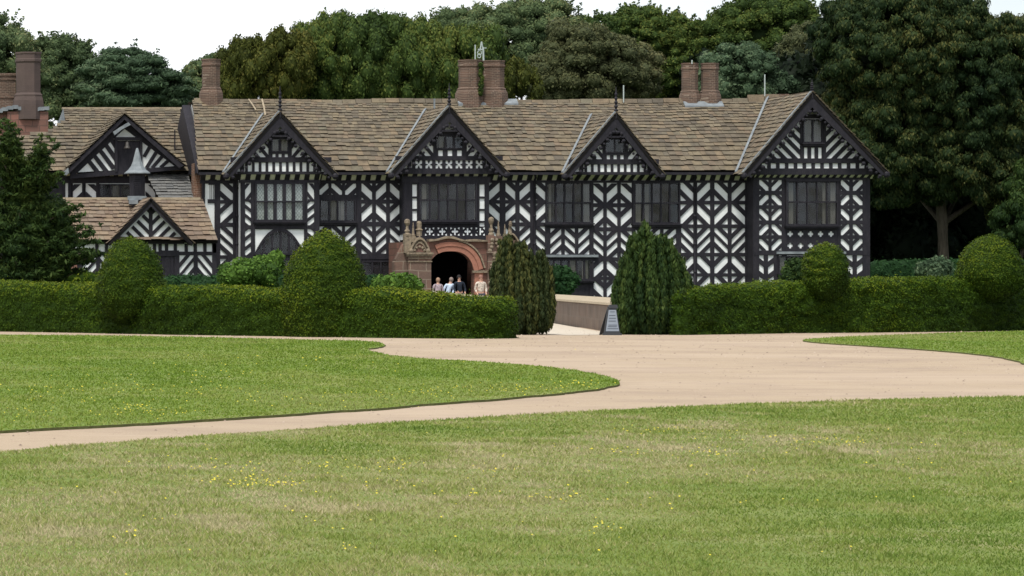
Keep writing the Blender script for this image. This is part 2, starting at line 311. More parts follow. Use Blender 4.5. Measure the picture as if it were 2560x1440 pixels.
def tree(name, Y, ells, style, lf, label, cat='tree', group=None, cr=.9, size=.125, dens=62, trunk=None, cov=1.0, spikes=0):
    """ells: (px, py, rx px, ry px [, depth offset]) lobes of the crown"""
    bx, by = ells[0][0], ells[0][1]; base = (X_(trunk[0] if trunk else bx, Y), Y, 0); root = empty(name, base, label, cat, group)
    parts = []
    for e in ells:
        px, py, rx, rz = e[:4]; yo = e[4] if len(e) > 4 else 0; c = at(px, py, Y); c = (c[0], Y+yo, c[2]); rx *= Y/F; rz *= Y/F; ry = min(rx, rz*1.2)*.9
        area = 4*math.pi*((rx*rz)**1.6/3+(rx*ry)**1.6/3+(ry*rz)**1.6/3)**(1/1.6)
        n = int(max(8, area*.52/(cr*cr)*cov)); C, R = crown_clumps(c, (rx, ry, rz), cr, n)
        t0 = np.clip(vnoise(C, .35)*.8+RNG.random(n)*.35-.1, 0, 1)
        parts.append(clump_cloud(C, R, dens, size, tint0=t0, **STY[style]))
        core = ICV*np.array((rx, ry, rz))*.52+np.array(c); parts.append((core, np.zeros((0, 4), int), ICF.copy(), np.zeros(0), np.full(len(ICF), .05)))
        if spikes:   # loose twigs standing clear of the crown
            a = RNG.random(spikes)*2.4+.37; D = np.stack([np.cos(a), RNG.random(spikes)*.6-.3, np.sin(a)], 1)
            ln = .55*cr*(1+RNG.random(spikes)); 
            for k in range(3): 
                Cs = np.array(c)+D*np.array((rx, ry, rz))*1.0+D*(ln*(.45+.5*k))[:, None]; parts.append(clump_cloud(Cs, np.full(spikes, cr*(.34-.07*k)), dens*1.0, size, core=.35, **STY[style]))
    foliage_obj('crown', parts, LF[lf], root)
    tb = MB(); tw = (trunk[1] if trunk else 18)*Y/F/2; topz = at(0, ells[0][1], Y)[2]; x0 = base[0]
    pts = [(x0+.25*math.sin(k*1.3)*(k > 0)*.5, Y+.1*math.cos(k*2), topz*k/6) for k in range(7)]
    tb.tube(pts, [tw*(1.25 if k == 0 else 1-.11*k) for k in range(7)], 10)
    for k in range(7):
        a = k*2.4; s_ = pts[2+k % 3]; e = (s_[0]+math.cos(a)*topz*.28, s_[1]+math.sin(a)*topz*.25, s_[2]+topz*.14); mid = tuple((s_[i]+e[i])/2+(0 if i < 2 else .3) for i in range(3))
        tb.tube([s_, mid, e], [tw*.5, tw*.3, tw*.12], 6)
    tb.build('trunk', BARK, root, smooth=True); return root
# ================================================================== GROUND
GRAVELM = mat('pink_gravel', (.40,.315,.225), .95, .05, var=(.32,.248,.19), scale=.45, amt=.9, bump=.012, bscale=40, detail=12)
def gravel_speckle(m):
    t = m.node_tree; K = t.links.new; b = t.nodes['Principled BSDF']; src = b.inputs['Base Color'].links[0].from_socket
    tcn = [n for n in t.nodes if n.type == 'TEX_COORD'][0]; last = src
    for sc, c, lo, hi, a in ((38, (.28,.19,.135), .55, .75, .55), (55, (.72,.60,.48), .58, .72, .6), (3.0, (.30,.215,.16), .56, .78, .5), (.13, (.46,.365,.275), .48, .62, .6)):
        n = t.nodes.new('ShaderNodeTexNoise'); n.inputs['Scale'].default_value = sc; n.inputs['Detail'].default_value = 4; K(tcn.outputs['Object'], n.inputs[0])
        r = t.nodes.new('ShaderNodeMapRange'); r.inputs['From Min'].default_value = lo; r.inputs['From Max'].default_value = hi; r.inputs['To Max'].default_value = a; K(n.outputs['Fac'], r.inputs['Value'])
        x = t.nodes.new('ShaderNodeMix'); x.data_type = 'RGBA'; K(r.outputs[0], x.inputs['Factor']); K(last, x.inputs['A']); x.inputs['B'].default_value = (*c, 1); last = x.outputs['Result']
    mp_ = t.nodes.new('ShaderNodeMapping'); mp_.inputs['Scale'].default_value = (.12, .9, 1); mp_.inputs['Rotation'].default_value = (0, 0, .12); K(tcn.outputs['Object'], mp_.inputs[0])
    for sc, c, lo, hi, a in ((1.0, (.30,.225,.165), .52, .80, .35), (2.6, (.50,.40,.31), .54, .74, .35)):
        n = t.nodes.new('ShaderNodeTexNoise'); n.inputs['Scale'].default_value = sc; n.inputs['Detail'].default_value = 8; n.inputs['Roughness'].default_value = .6; K(mp_.outputs[0], n.inputs[0])
        r = t.nodes.new('ShaderNodeMapRange'); r.inputs['From Min'].default_value = lo; r.inputs['From Max'].default_value = hi; r.inputs['To Max'].default_value = a; K(n.outputs['Fac'], r.inputs['Value'])
        x = t.nodes.new('ShaderNodeMix'); x.data_type = 'RGBA'; K(r.outputs[0], x.inputs['Factor']); K(last, x.inputs['A']); x.inputs['B'].default_value = (*c, 1); last = x.outputs['Result']
    K(last, b.inputs['Base Color'])
gravel_speckle(GRAVELM)
SOIL = mat('dark_soil', (.12,.125,.05), .95, .1, var=(.06,.075,.03), scale=6, amt=.7, bump=.02, bscale=20)
def lawn_mat(name, a, b_, c):
    m = mat(name, a, .9, .15, var=b_, scale=.22, amt=.9, bump=.02, bscale=30, detail=10, stretch=(1, .45, 1)); t = m.node_tree; K = t.links.new; b = t.nodes['Principled BSDF']
    src = b.inputs['Base Color'].links[0].from_socket; tcn = [n for n in t.nodes if n.type == 'TEX_COORD'][0]; last = src
    for sc, col, lo, hi, am in ((.6, c, .52, .68, .8), (9, tuple(x*.45 for x in a), .48, .70, .6), (22, tuple(min(1, x*1.5) for x in a), .52, .72, .5)):
        mp_ = t.nodes.new('ShaderNodeMapping'); mp_.inputs['Scale'].default_value = (1, .45, 1); K(tcn.outputs['Object'], mp_.inputs[0])
        n = t.nodes.new('ShaderNodeTexNoise'); n.inputs['Scale'].default_value = sc; n.inputs['Detail'].default_value = 7; n.inputs['Roughness'].default_value = .7; K(mp_.outputs[0], n.inputs[0])
        r = t.nodes.new('ShaderNodeMapRange'); r.inputs['From Min'].default_value = lo; r.inputs['From Max'].default_value = hi; r.inputs['To Max'].default_value = am; K(n.outputs['Fac'], r.inputs['Value'])
        x = t.nodes.new('ShaderNodeMix'); x.data_type = 'RGBA'; K(r.outputs[0], x.inputs['Factor']); K(last, x.inputs['A']); x.inputs['B'].default_value = (*col, 1); last = x.outputs['Result']
    K(last, b.inputs['Base Color']); return m
LAWN_F = lawn_mat('mown_grass_dry', (.15,.20,.045), (.22,.235,.08), (.30,.27,.13))
LAWN_G = lawn_mat('mown_grass_green', (.13,.195,.03), (.20,.235,.06), (.25,.25,.09))
GROUND = lawn_mat('rough_grass', (.05,.08,.02), (.07,.085,.03), (.06,.06,.03))
g = MB(); g.v = [(-600, -200, -.03), (900, -200, -.03), (900, 2500, -.03), (-600, 2500, -.03)]; g.face([0, 1, 2, 3]); tag(g.build('ground', GROUND), kind='structure')
g = MB(); g.v = [(-60, 5, 0), (120, 5, 0), (120, 112, 0), (-60, 112, 0)]; g.face([0, 1, 2, 3]); tag(g.build('gravel_forecourt', GRAVELM), kind='structure')
def smooth_poly(pts, it=2):
    for _ in range(it):
        q = []
        for i in range(len(pts)):
            a, b = pts[i], pts[(i+1) % len(pts)]; q += [tuple(.75*a[k]+.25*b[k] for k in range(2)), tuple(.25*a[k]+.75*b[k] for k in range(2))]
        pts = q
    return pts
LH = .03
def lawn(name, px, m, it=2, h=LH):
    base = [gnd(a, b, h)[:2] for a, b in px]; pts = smooth_poly(base, it)
    # small irregularities of the cut edge
    dense = []
    for i in range(len(pts)):
        a, b = np.array(pts[i]), np.array(pts[(i+1) % len(pts)]); k = max(1, min(400, int(np.linalg.norm(b-a)/.25)))
        for j in range(k): dense.append(a+(b-a)*j/k)
    P = np.array(dense); n = vnoise(np.c_[P, P[:, :1]*0], 1.3)-.5; n2 = vnoise(np.c_[P, P[:, :1]*0+5], 4.0)-.5
    P[:, 1] += (n*.22+n2*.10); me = MB(); k = len(P)
    me.v = [(x, y, h) for x, y in P]+[(x, y, -.02) for x, y in P]; me.face(list(range(k)), .5, 0)
    for i in range(k): j = (i+1) % k; me.face([i, k+i, k+j, j], .5, 1)
    bmx = me.build(name, [m, SOIL]); tag(bmx, kind='structure'); bm_ = bmesh.new(); bm_.from_mesh(bmx.data); bmesh.ops.triangulate(bm_, faces=[f for f in bm_.faces if len(f.verts) > 4]); bmesh.ops.recalc_face_normals(bm_, faces=bm_.faces); bm_.to_mesh(bmx.data); bm_.free()
    return P
PL1 = lawn('lawn', [(-700,826),(0,836),(420,841),(860,851),(930,853),(966,861),(958,867),(905,873),(1000,893),(1250,906),(1420,922),(1520,940),(1556,956),(1520,968),(1400,983),(1200,1000),(800,1030),(400,1056),(0,1077),(-700,1110)], LAWN_G, 1)
PL2 = lawn('lawn', [(2000,850),(2040,845),(2200,838),(2560,826),(3300,812),(3300,1100),(2760,990),(2600,920),(2520,895),(2440,884),(2300,872),(2120,861),(2030,855)], LAWN_G, 1)
PL0 = lawn('lawn', [(-700,1180),(0,1128),(300,1104),(600,1083),(1000,1055),(1400,1031),(1800,1012),(2200,998),(2560,991),(3300,975),(5200,2400),(-2600,2400)], LAWN_F, 1)
def inside(P, poly):
    x, y = P[:, 0], P[:, 1]; r = np.zeros(len(P), bool); n = len(poly)
    for i in range(n):
        x1, y1 = poly[i]; x2, y2 = poly[(i+1) % n]; c = ((y1 > y) != (y2 > y)) & (x < (x2-x1)*(y-y1)/(y2-y1+1e-12)+x1); r ^= c
    return r
def grass(name, poly, y0, y1, per_m2, hgt, wid, m, label, xpad=(-900, 3300)):
    Ps = []; yy = y0
    while yy < y1:
        ye = min(y1, yy*1.08); xa, xb = X_(xpad[0], yy), X_(xpad[1], ye); A = (xb-xa)*(ye-yy); n = int(A*per_m2*(y0/yy)**2)
        Ps.append(np.c_[xa+(xb-xa)*RNG.random(n), yy+(ye-yy)*RNG.random(n), np.full(n, (yy/y0))]); yy = ye
    P = np.concatenate(Ps); P = P[inside(P[:, :2], poly)]; n = len(P); sc = P[:, 2]
    clump = vnoise(np.c_[P[:, :2], P[:, :1]*0], 2.2); tn = vnoise(np.c_[P[:, 0]*.5, P[:, 1]*.25, P[:, 1]*0], 1.0)*.75+(vnoise(np.c_[P[:, 0]*.12, P[:, 1]*.05, P[:, 1]*0+7], 1.0)-.5)*.35+vnoise(np.c_[P[:, :2]*1.0, P[:, 1]*0+3], 3.0)*.35-.04
    tn = tn+np.clip((vnoise(np.c_[P[:, 0]*1.7, P[:, 1]*.8, P[:, 1]*0+11], 1.0)-.68)*1.7, 0, .32)*(1 if 'foreground' in label else .3)
    h = hgt*(.5+RNG.random(n))*(.6+.8*clump)*(1+.25*(sc-1)); wd = wid*(.7+.6*RNG.random(n))*sc; a = RNG.random(n)*2*math.pi
    le = h*(.3+1.3*RNG.random(n)); la = RNG.random(n)*2*math.pi
    B = np.c_[P[:, 0], P[:, 1], np.full(n, LH-.004)]
    u = np.c_[np.cos(a), np.sin(a)*.5, a*0]*wd[:, None]/2; T = B+np.c_[np.cos(la)*le, np.sin(la)*le, h]
    V = np.stack([B-u, B+u, T], 1).reshape(-1, 3); tq = np.clip(tn+RNG.normal(size=n)*.17-.02, 0, 1)
    me = fast_mesh(name, V, None, np.arange(3*n).reshape(-1, 3), None, tq); return tag(link(name, me, m), label, 'grass', kind='stuff')
GF = foliage_mat('dry_grass_blades', [(.115,.185,.033),(.17,.24,.046),(.235,.28,.068),(.32,.315,.12),(.46,.39,.24)], .3, .6)
GG = foliage_mat('green_grass_blades', [(.12,.195,.025),(.165,.24,.035),(.23,.275,.06),(.30,.31,.12)], .3, .6)
grass('grass', PL0, 18.0, 46, 3000, .020, .009, GF, 'short mown grass with straw coloured patches in the foreground')
grass('grass', PL1, 35.0, 95, 620, .022, .018, GG, 'bright green mown grass left of the gravel')
grass('grass', PL2, 58.0, 105, 230, .024, .026, GG, 'mown grass of the lawn at the far right', (1950, 3300))
# yellow flowers in the lawns, and clover heads
FLW = mat('yellow_petals', (.62,.52,.05), .7, .2); 
fb = []
def flowers(px0, py0, sx, sy, n, r=.007):
    for _ in range(n):
        p = gnd(random.gauss(px0, sx), random.gauss(py0, sy), LH); fb.append((p[0], p[1], LH+.02+.012*random.random(), r*(.6+.8*random.random())*max(1, p[1]/36)))
for a in ((680,1207,55,12,28),(560,1200,70,14,22),(540,1165,60,10,16),(870,1170,60,9,26),(640,1215,60,6,28),(990,1165,30,5,18),(1000,1215,120,14,14),(1240,1180,30,8,10),(1160,1240,60,4,8),(1390,1250,40,4,14),(1520,1325,30,14,8),(1490,1320,12,8,6),(300,1345,30,14,6),(860,1378,30,5,6),(400,1303,5,2,2),(250,1255,5,2,1),(1650,1078,50,6,26),(1760,1140,60,8,26),(1990,1105,80,10,26),(2110,1110,40,6,20),(1800,1095,120,10,18),(1560,1135,40,6,12),(1470,1125,10,4,4),(1000,1250,500,80,50),(1800,1250,500,90,40),(2250,1160,150,30,16),(1420,1240,10,3,3)): flowers(*a)
for a in ((330,1025,40,8,40),(420,1035,40,6,26),(150,990,160,25,80),(400,975,120,10,30),(550,935,120,8,20),(700,1000,200,15,30),(1250,975,120,8,50),(1450,960,40,5,30),(1050,985,90,6,24),(60,1040,60,12,24),(700,900,250,15,26)): flowers(*a)
V = []; Q = []
for x, y, z, r in fb:
    n = len(V); V += [(x-r, y, z+r*.1), (x, y-r*.8, z-r*.3), (x+r, y, z+r*.1), (x, y+r*.8, z+r*.7)]; Q.append((n, n+1, n+2, n+3))
tag(link('lawn_flower', fast_mesh('lawn_flower', np.array(V), np.array(Q), None, np.full(len(Q), .5)), FLW), 'small yellow flowers scattered in patches over the lawns', 'flowers', kind='stuff')
# pebbles and scraps on the gravel
n = 5200; yy = 28+77*RNG.random(n)**.7; P = np.c_[X_(-100, 1)*yy+(X_(2660, 1)-X_(-100, 1))*yy*RNG.random(n), yy, np.full(n, .006)]
P = P[~(inside(P[:, :2], PL0) | inside(P[:, :2], PL1) | inside(P[:, :2], PL2))]; n = len(P)
sz = (.008+.014*RNG.random(n)**3)*np.maximum(1, P[:, 1]/55); V = (P[:, None, :]+np.array([[1,0,-.2],[0,1.6,-.2],[-1,0,-.2],[0,-1.6,-.2],[0,0,.6]])[None]*sz[:, None, None]).reshape(-1, 3)
T = (np.array([[0,1,4],[1,2,4],[2,3,4],[3,0,4]])[None]+(np.arange(n)*5)[:, None, None]).reshape(-1, 3)
PEB = mat('pebbles', (.3,.2,.15), .9, .2, tint=[(.20,.15,.115),(.30,.23,.175),(.40,.31,.24),(.46,.37,.29)])
tag(link('pebble', fast_mesh('pebble', V, None, T, None, np.repeat(RNG.random(n), 4)), PEB), 'loose pebbles and crumbs lying on the gravel', 'pebbles', kind='stuff')
# ================================================================== HOUSE
YW = 160.0
house = empty('manor_house', (X_(1200, YW), YW, 0), 'long black and white timber framed manor house with stone slate roof and four gables', 'house')
def slates(mb, O, U, V, L, fL, fR, c0=.46, c1=.20, wmin=.22, wmax=.52, sag=0.0, seed=1, th=.016):
    """courses of stone slates on a plane; O eave origin, U along, V upslope, L slope length; fL/fR give the limits along U at height v"""
    rnd = random.Random(seed); U = Vector(U).normalized(); V = Vector(V).normalized(); N = U.cross(V).normalized(); O = Vector(O); v = 0.0; ci = 0
    if N.z < 0: N = -N
    while v < L-.02:
        k = v/L; h = c0+(c1-c0)*k; h = min(h, L-v); u0, u1 = fL(v+h/2), fR(v+h/2); u = u0-rnd.random()*.05; ctint = rnd.uniform(-.1, .1)
        while u < u1:
            wd = rnd.uniform(wmin, wmax)*(1-.35*k); e = min(u+wd, u1); 
            if u1-e < .1: e = u1
            dz = -sag*math.sin(math.pi*min(1, max(0, (u-u0)/(u1-u0+1e-6))*1.0))*k+.03*(math.sin(u*.55+seed)+.6*math.sin(u*1.3+ci*.1))*k*(1 if sag else 0)
            lo = v-.07+rnd.uniform(-.035, .035)+(dz*.3 if sag else 0); hi = v+h+.05
            b = (.045+.035*rnd.random())*(.7+h*1.1); o = O+Vector((0, 0, dz))
            def p(a, bb, c): return o+U*a+V*bb+N*c
            t = max(0, min(1, rnd.random()*.95+.02+ctint*.15))
            mb.hexa([p(u, lo, b), p(e-.008, lo, b+rnd.uniform(-.006,.006)), p(e-.008, hi, .0), p(u, hi, .0), p(u, lo, b+th), p(e-.008, lo, b+th), p(e-.008, hi, th), p(u, hi, th)], t)
            u = e
        v += h; ci += 1
def plane_under(mb, O, U, V, L, fL, fR, n=8, dn=.05, m=1):
    U = Vector(U).normalized(); V = Vector(V).normalized(); N = U.cross(V).normalized(); N = -N if N.z < 0 else N; O = Vector(O)
    for i in range(n):
        a, b = L*i/n, L*(i+1)/n
        q = [O+U*fL(a)+V*a, O+U*fR(a)+V*a, O+U*fR(b)+V*b, O+U*fL(b)+V*b]; mb.hexa([x-N*(dn+.08) for x in q]+[x-N*dn for x in q], .5, m)
def roof_part(name, O, U, V, L, fL, fR, m=None, parent=None, label=None, extra=None, **k):
    mb = MB(); slates(mb, O, U, V, L, fL, fR, **k); plane_under(mb, O, U, V, L, fL, fR)
    if extra: extra(mb)
    o = mb.build(name, [m or SLATE, UNDER, LEAD, COPING, TIMBER], parent or house); 
    if label: o['label'] = label
    return o
# ---- main roof
YE, YR = 159.45, 164.5; ze, zr = Z_(427, YE), Z_(252, YR)
sl = math.hypot(YR-YE, zr-ze); Vm = Vector((0, YR-YE, zr-ze)).normalized(); Om = Vector((0, YE, ze))
def main_z(Y): return ze+(zr-ze)*(Y-YE)/(YR-YE)
xe = X_(2030, 158.0)
def mridge(mb):
    x = X_(480, YR)+.1
    while x < X_(1935, YR):   # ridge stones
        l = random.uniform(.45, .8); dz = .03*(math.sin(x*.55+1)+.6*math.sin(x*1.3+2.2)); hmp = .28*math.exp(-((x-X_(1890, YR))/.9)**2)
        mb.hexa([(x,YR-.2,zr-.12+dz),(x+l-.02,YR-.2,zr-.12+dz),(x+l-.02,YR+.2,zr-.12+dz),(x,YR+.2,zr-.12+dz),(x,YR-.05,zr+.09+dz+hmp),(x+l-.02,YR-.05,zr+.09+dz+hmp),(x+l-.02,YR+.05,zr+.09+dz+hmp),(x,YR+.05,zr+.09+dz+hmp)], random.random(), 0); x += l
    # back slope, seen only from elsewhere
    q = [(24.2, YR, zr-.05), (52, YR, zr-.05), (52, YR+5, ze), (24.2, YR+5, ze)]; n = len(mb.v); mb.v += q; mb.face([n, n+1, n+2, n+3], .3, 0)
    for px, pya, pyb, Y in ((1085,247,272,YR-.1),): mb.bar(px-1.5, pya, px+1.5, pyb, Y-.5, .15, .0, .5, 2)
    mb.tube([at(622,248,164.2), at(632,262,163.6), at(640,275,163.2)], .03, 5, .5, 3); mb.tube([at(655,248,164.3), at(660,268,163.5), at(664,292,162.8)], .04, 5, .5, 3)
roof = roof_part('roof', Om, (1, 0, 0), Vm, sl, lambda v: 23.92+.5*v/sl, lambda v: xe+.2, seed=5, sag=.06, extra=mridge)
# ---- main walls
wall = MB(); wall.box(24.3, X_(1880, 159), YW, YW+.3, -.2, Z_(430, YW)); wall.box(24.3, 24.6, YW+.3, 169.4, -.2, ze)
wall.v += [(24.35, YE+.3, ze), (24.35, YR, zr-.15), (24.35, YR+5, ze), (24.5, YE+.3, ze), (24.5, YR, zr-.15), (24.5, YR+5, ze)]; n = len(wall.v)
wall.face([n-6, n-4, n-5]); wall.face([n-3, n-2, n-1]); wall.box(24.3, 54, 169.2, 169.5, -.2, ze)
wall.build('wall', PLASTER, house)
tm = MB()   # timber frame of the main range
def clip_cell(poly, y0, y1):
    for lim, sgn in ((y0, 1), (y1, -1)):
        o = []
        for i in range(len(poly)):
            a, b = poly[i], poly[(i+1) % len(poly)]; ia, ib = sgn*(a[1]-lim) >= 0, sgn*(b[1]-lim) >= 0
            if ia: o.append(a)
            if ia != ib: t = (lim-a[1])/(b[1]-a[1]); o.append((a[0]+t*(b[0]-a[0]), lim))
        poly = o
        if len(poly) < 3: return []
    return poly
def clip_line(poly, P, Q):      # keep the side left of P->Q
    o = []; f = lambda a: (Q[0]-P[0])*(a[1]-P[1])-(Q[1]-P[1])*(a[0]-P[0])
    for i in range(len(poly)):
        a, b = poly[i], poly[(i+1) % len(poly)]; fa, fb_ = f(a), f(b)
        if fa >= 0: o.append(a)
        if (fa >= 0) != (fb_ >= 0): t = fa/(fa-fb_); o.append((a[0]+t*(b[0]-a[0]), a[1]+t*(b[1]-a[1])))
    return o
def cell(mb, x0, y0, x1, y1, d, n=2, Y=YW, m=.92, bands=None, fr=.055):
    x0 -= .6; x1 += .6; y0 -= .6; y1 += .6
    xc, yc = (x0+x1)/2, (y0+y1)/2
    if bands is None: bands = {2: [(-26, -11), (11, 26)], 3: [(-5, 5), (19.5, 33), (-33, -19.5)]}[n]
    for o0, o1 in bands:
        c0 = yc+d*(xc-x0)*m; c1 = yc-d*(x1-xc)*m
        p = clip_cell([(x0, c0+o0), (x1, c1+o0), (x1, c1+o1), (x0, c0+o1)], y0, y1)
        if len(p) > 2: mb.pp(p, Y, fr, .005)
def rail(mb, x0, x1, y0, y1, Y=YW, fr=.062): mb.bar(x0, y0, x1, y1, Y, fr, .005)
def post(mb, x0, x1, y0, y1, Y=YW, fr=.068): mb.bar(x0, y0, x1, y1, Y, fr, .005)
def grid(mb, cols, rows, pat, Y=YW, **k):
    """cols/rows: list of (a, b) openings; pat[r][c] = +1 '/', -1 '\\', 0 plain"""
    for r, (y0, y1, n) in enumerate(rows):
        for c, (x0, x1) in enumerate(cols):
            d = pat[r][c]
            if d: cell(mb, x0, y0, x1, y1, d, n, Y, **k)
    for c in range(len(cols)-1): post(mb, cols[c][1], cols[c+1][0], rows[0][0]-3, rows[-1][1]+3, Y)
    for r in range(len(rows)-1): rail(mb, cols[0][0]-1, cols[-1][1]+1, rows[r][1], rows[r+1][0], Y)
J = 1
# section A (left end)
tm.v += [(23.9, YE+.25, ze-.1), (23.9, YR, zr-.2), (23.9, YR+5, ze-.1), (24.28, YE+.25, ze-.1), (24.28, YR, zr-.2), (24.28, YR+5, ze-.1)]; _n = len(tm.v)  # black sheet added over the end wall and its gable, standing for their shade
tm.face([_n-6, _n-4, _n-5]); tm.face([_n-3, _n-2, _n-1]); tm.face([_n-6, _n-5, _n-2, _n-3]); tm.box(24.2, 24.3, YW-.05, 169, 3.0, ze-.1)
grid(tm, [(550,582)], [(459,500,2),(509,557,2),(567,638,3),(647,700,2),(706,790,3)], [[-1],[1],[-1],[1],[-1]])
post(tm, 536, 550, 451, 790); post(tm, 582, 593, 451, 790)
rail(tm, 500, 1010, 451, 459); rail(tm, 520, 600, 700, 706)
# section B
for a, b in ((890,903),(1000,1012)): post(tm, a, b, 451, 790)
post(tm, 790, 798, 451, 790)
grid(tm, [(798,821),(828,855),(862,890)], [(459,487,2)], [[1,-1,1]], bands=[(-22,-8),(8,22)])
grid(tm, [(798,821),(828,855),(862,890)], [(566,634,3)], [[1,-1,1]])
grid(tm, [(903,930),(939,965),(974,1000)], [(459,499,2),(509,556,2),(566,634,3)], [[-1,1,-1],[1,-1,1],[-1,1,-1]])
rail(tm, 798, 890, 487, 499); rail(tm, 798, 1000, 554.5, 566); rail(tm, 903, 1000, 556, 566, fr=.064); rail(tm, 780, 1010, 634, 648)
rail(tm, 800, 1010, 648, 790, fr=.03)
# section C
post(tm, 1212, 1222, 451, 790)
CC = [(1222,1249),(1263,1288),(1298,1325),(1335,1362)]
grid(tm, CC, [(457,500,2),(509,556,2),(566,633,3),(647,700,3),(706,790,3)], [[1,-1,1,-1],[-1,1,-1,1],[-1,-1,1,-1],[1,-1,1,-1],[-1,1,-1,1]])
rail(tm, 1212, 1900, 451, 457); rail(tm, 1222, 1362, 700, 706, fr=.064)
# below window 3
post(tm, 1362, 1375, 563, 640); rail(tm, 1362, 1484, 563, 571)
grid(tm, [(1375,1403),(1411,1437),(1445,1473)], [(571,636,3)], [[1,-1,1]]); post(tm, 1473, 1483, 451, 790)
rail(tm, 1362, 1484, 636, 648); rail(tm, 1362, 1484, 700, 790, fr=.03)
# section D
grid(tm, [(1483,1508),(1516,1543),(1551,1579)], [(459,508,2),(518,568,2),(578,643,3),(653,692,2),(700,742,2)], [[-1,1,-1],[1,-1,1],[-1,1,-1],[1,-1,1],[-1,1,-1]])
rail(tm, 1483, 1580, 742, 790); post(tm, 1579, 1588, 451, 790)
# below window 4
rail(tm, 1588, 1702, 565, 573)
grid(tm, [(1588,1612),(1620,1650),(1658,1690)], [(573,634,3),(643,692,2),(700,790,3)], [[-1,1,1],[1,-1,1],[1,-1,1]]); post(tm, 1690, 1702, 563, 790); rail(tm, 1588, 1702, 634, 643, fr=.064)
# section E
grid(tm, [(1702,1733),(1742,1775),(1785,1819),(1828,1862)], [(454,502,2),(511,561,2),(570,632,3),(641,683,2),(691,740,2),(748,790,2)], [[-1,1,-1,1],[1,-1,1,-1],[-1,1,-1,1],[1,-1,1,-1],[-1,1,-1,1],[1,-1,1,-1]], m=1.0)
post(tm, 1862, 1880, 451, 790)
tm.build('timber_frame', TIMBER, house)
# ---- coving under the eaves: cream panels between black ribs
def coving(x0, x1, y0, y1, Y, pitch, parent=house, proj=.35, name='eaves_coving', w=.5, lean=0):
    mb = MB(); xa, xb = X_(x0, Y), X_(x1, Y); za, zb = Z_(y1, Y), Z_(y0, Y)
    mb.v += [(xa, Y, za), (xb, Y, za), (xb, Y-proj, zb), (xa, Y-proj, zb), (xa, Y, zb), (xb, Y, zb)]
    mb.face([0, 1, 2, 3], .5, 0); mb.face([3, 2, 5, 4], .5, 1); mb.face([0, 3, 4], .5, 1); mb.face([1, 5, 2], .5, 1)
    n = int((x1-x0)/pitch)
    for i in range(n+1):
        a = x0+i*pitch+random.uniform(-.8, .8); b = min(a+pitch*w, x1); 
        if b-a < 2: continue
        p, q = X_(a, Y), X_(b, Y); k = lean*Y/F
        mb.hexa([(p, Y-.03, za-.02), (q, Y-.03, za-.02), (q, Y+.0, za), (p, Y+.0, za), (p+k, Y-proj-.05, zb+.0), (q+k, Y-proj-.05, zb), (q+k, Y-proj+.1, zb+.02), (p+k, Y-proj+.1, zb+.02)], .5, 1)
    return mb.build(name, [CREAM, TIMBER], parent)
coving(500, 590, 437, 451, YW, 24.5, proj=.3); coving(790, 1000, 437, 451, YW, 24.6, proj=.3); coving(1218, 1420, 437, 451, YW, 24.6, proj=.3); coving(1650, 1868, 437, 451, YW, 24.6, proj=.3)
# gutter and eaves board
gt = MB(); gt.box(X_(497, YE), X_(1872, YE), YE-.12, YE+.02, ze-.19, ze-.07); gt.build('gutter', TIMBER, house)
sf = MB(); sf.box(X_(497, YE), X_(1872, YE), YE+.02, YW+.02, ze-.16, ze-.1); sf.build('soffit', TIMBER, house)
for px, y1 in ((1337, 760), (1737, 790), (592, 700)):
    d = MB(); p = at(px, 432, YW-.5); q = at(px, 450, YW-.12); d.tube([p, (q[0], YW-.3, q[2]+.1), q, at(px, y1, YW-.12)], .055, 8)
    for yy in (470, 540, 610, 680):
        if yy < y1: d.ball(at(px, yy, YW-.12), .08, seg=8)
    d.build('drainpipe', TIMBER, house, smooth=True)
sb = MB(); sb.box(X_(1008,159.2)-.03, X_(1008,159.2)-.001, 159.2, YW-.08, 3.6, 6.4); sb.build('timber_frame', TIMBER, house)
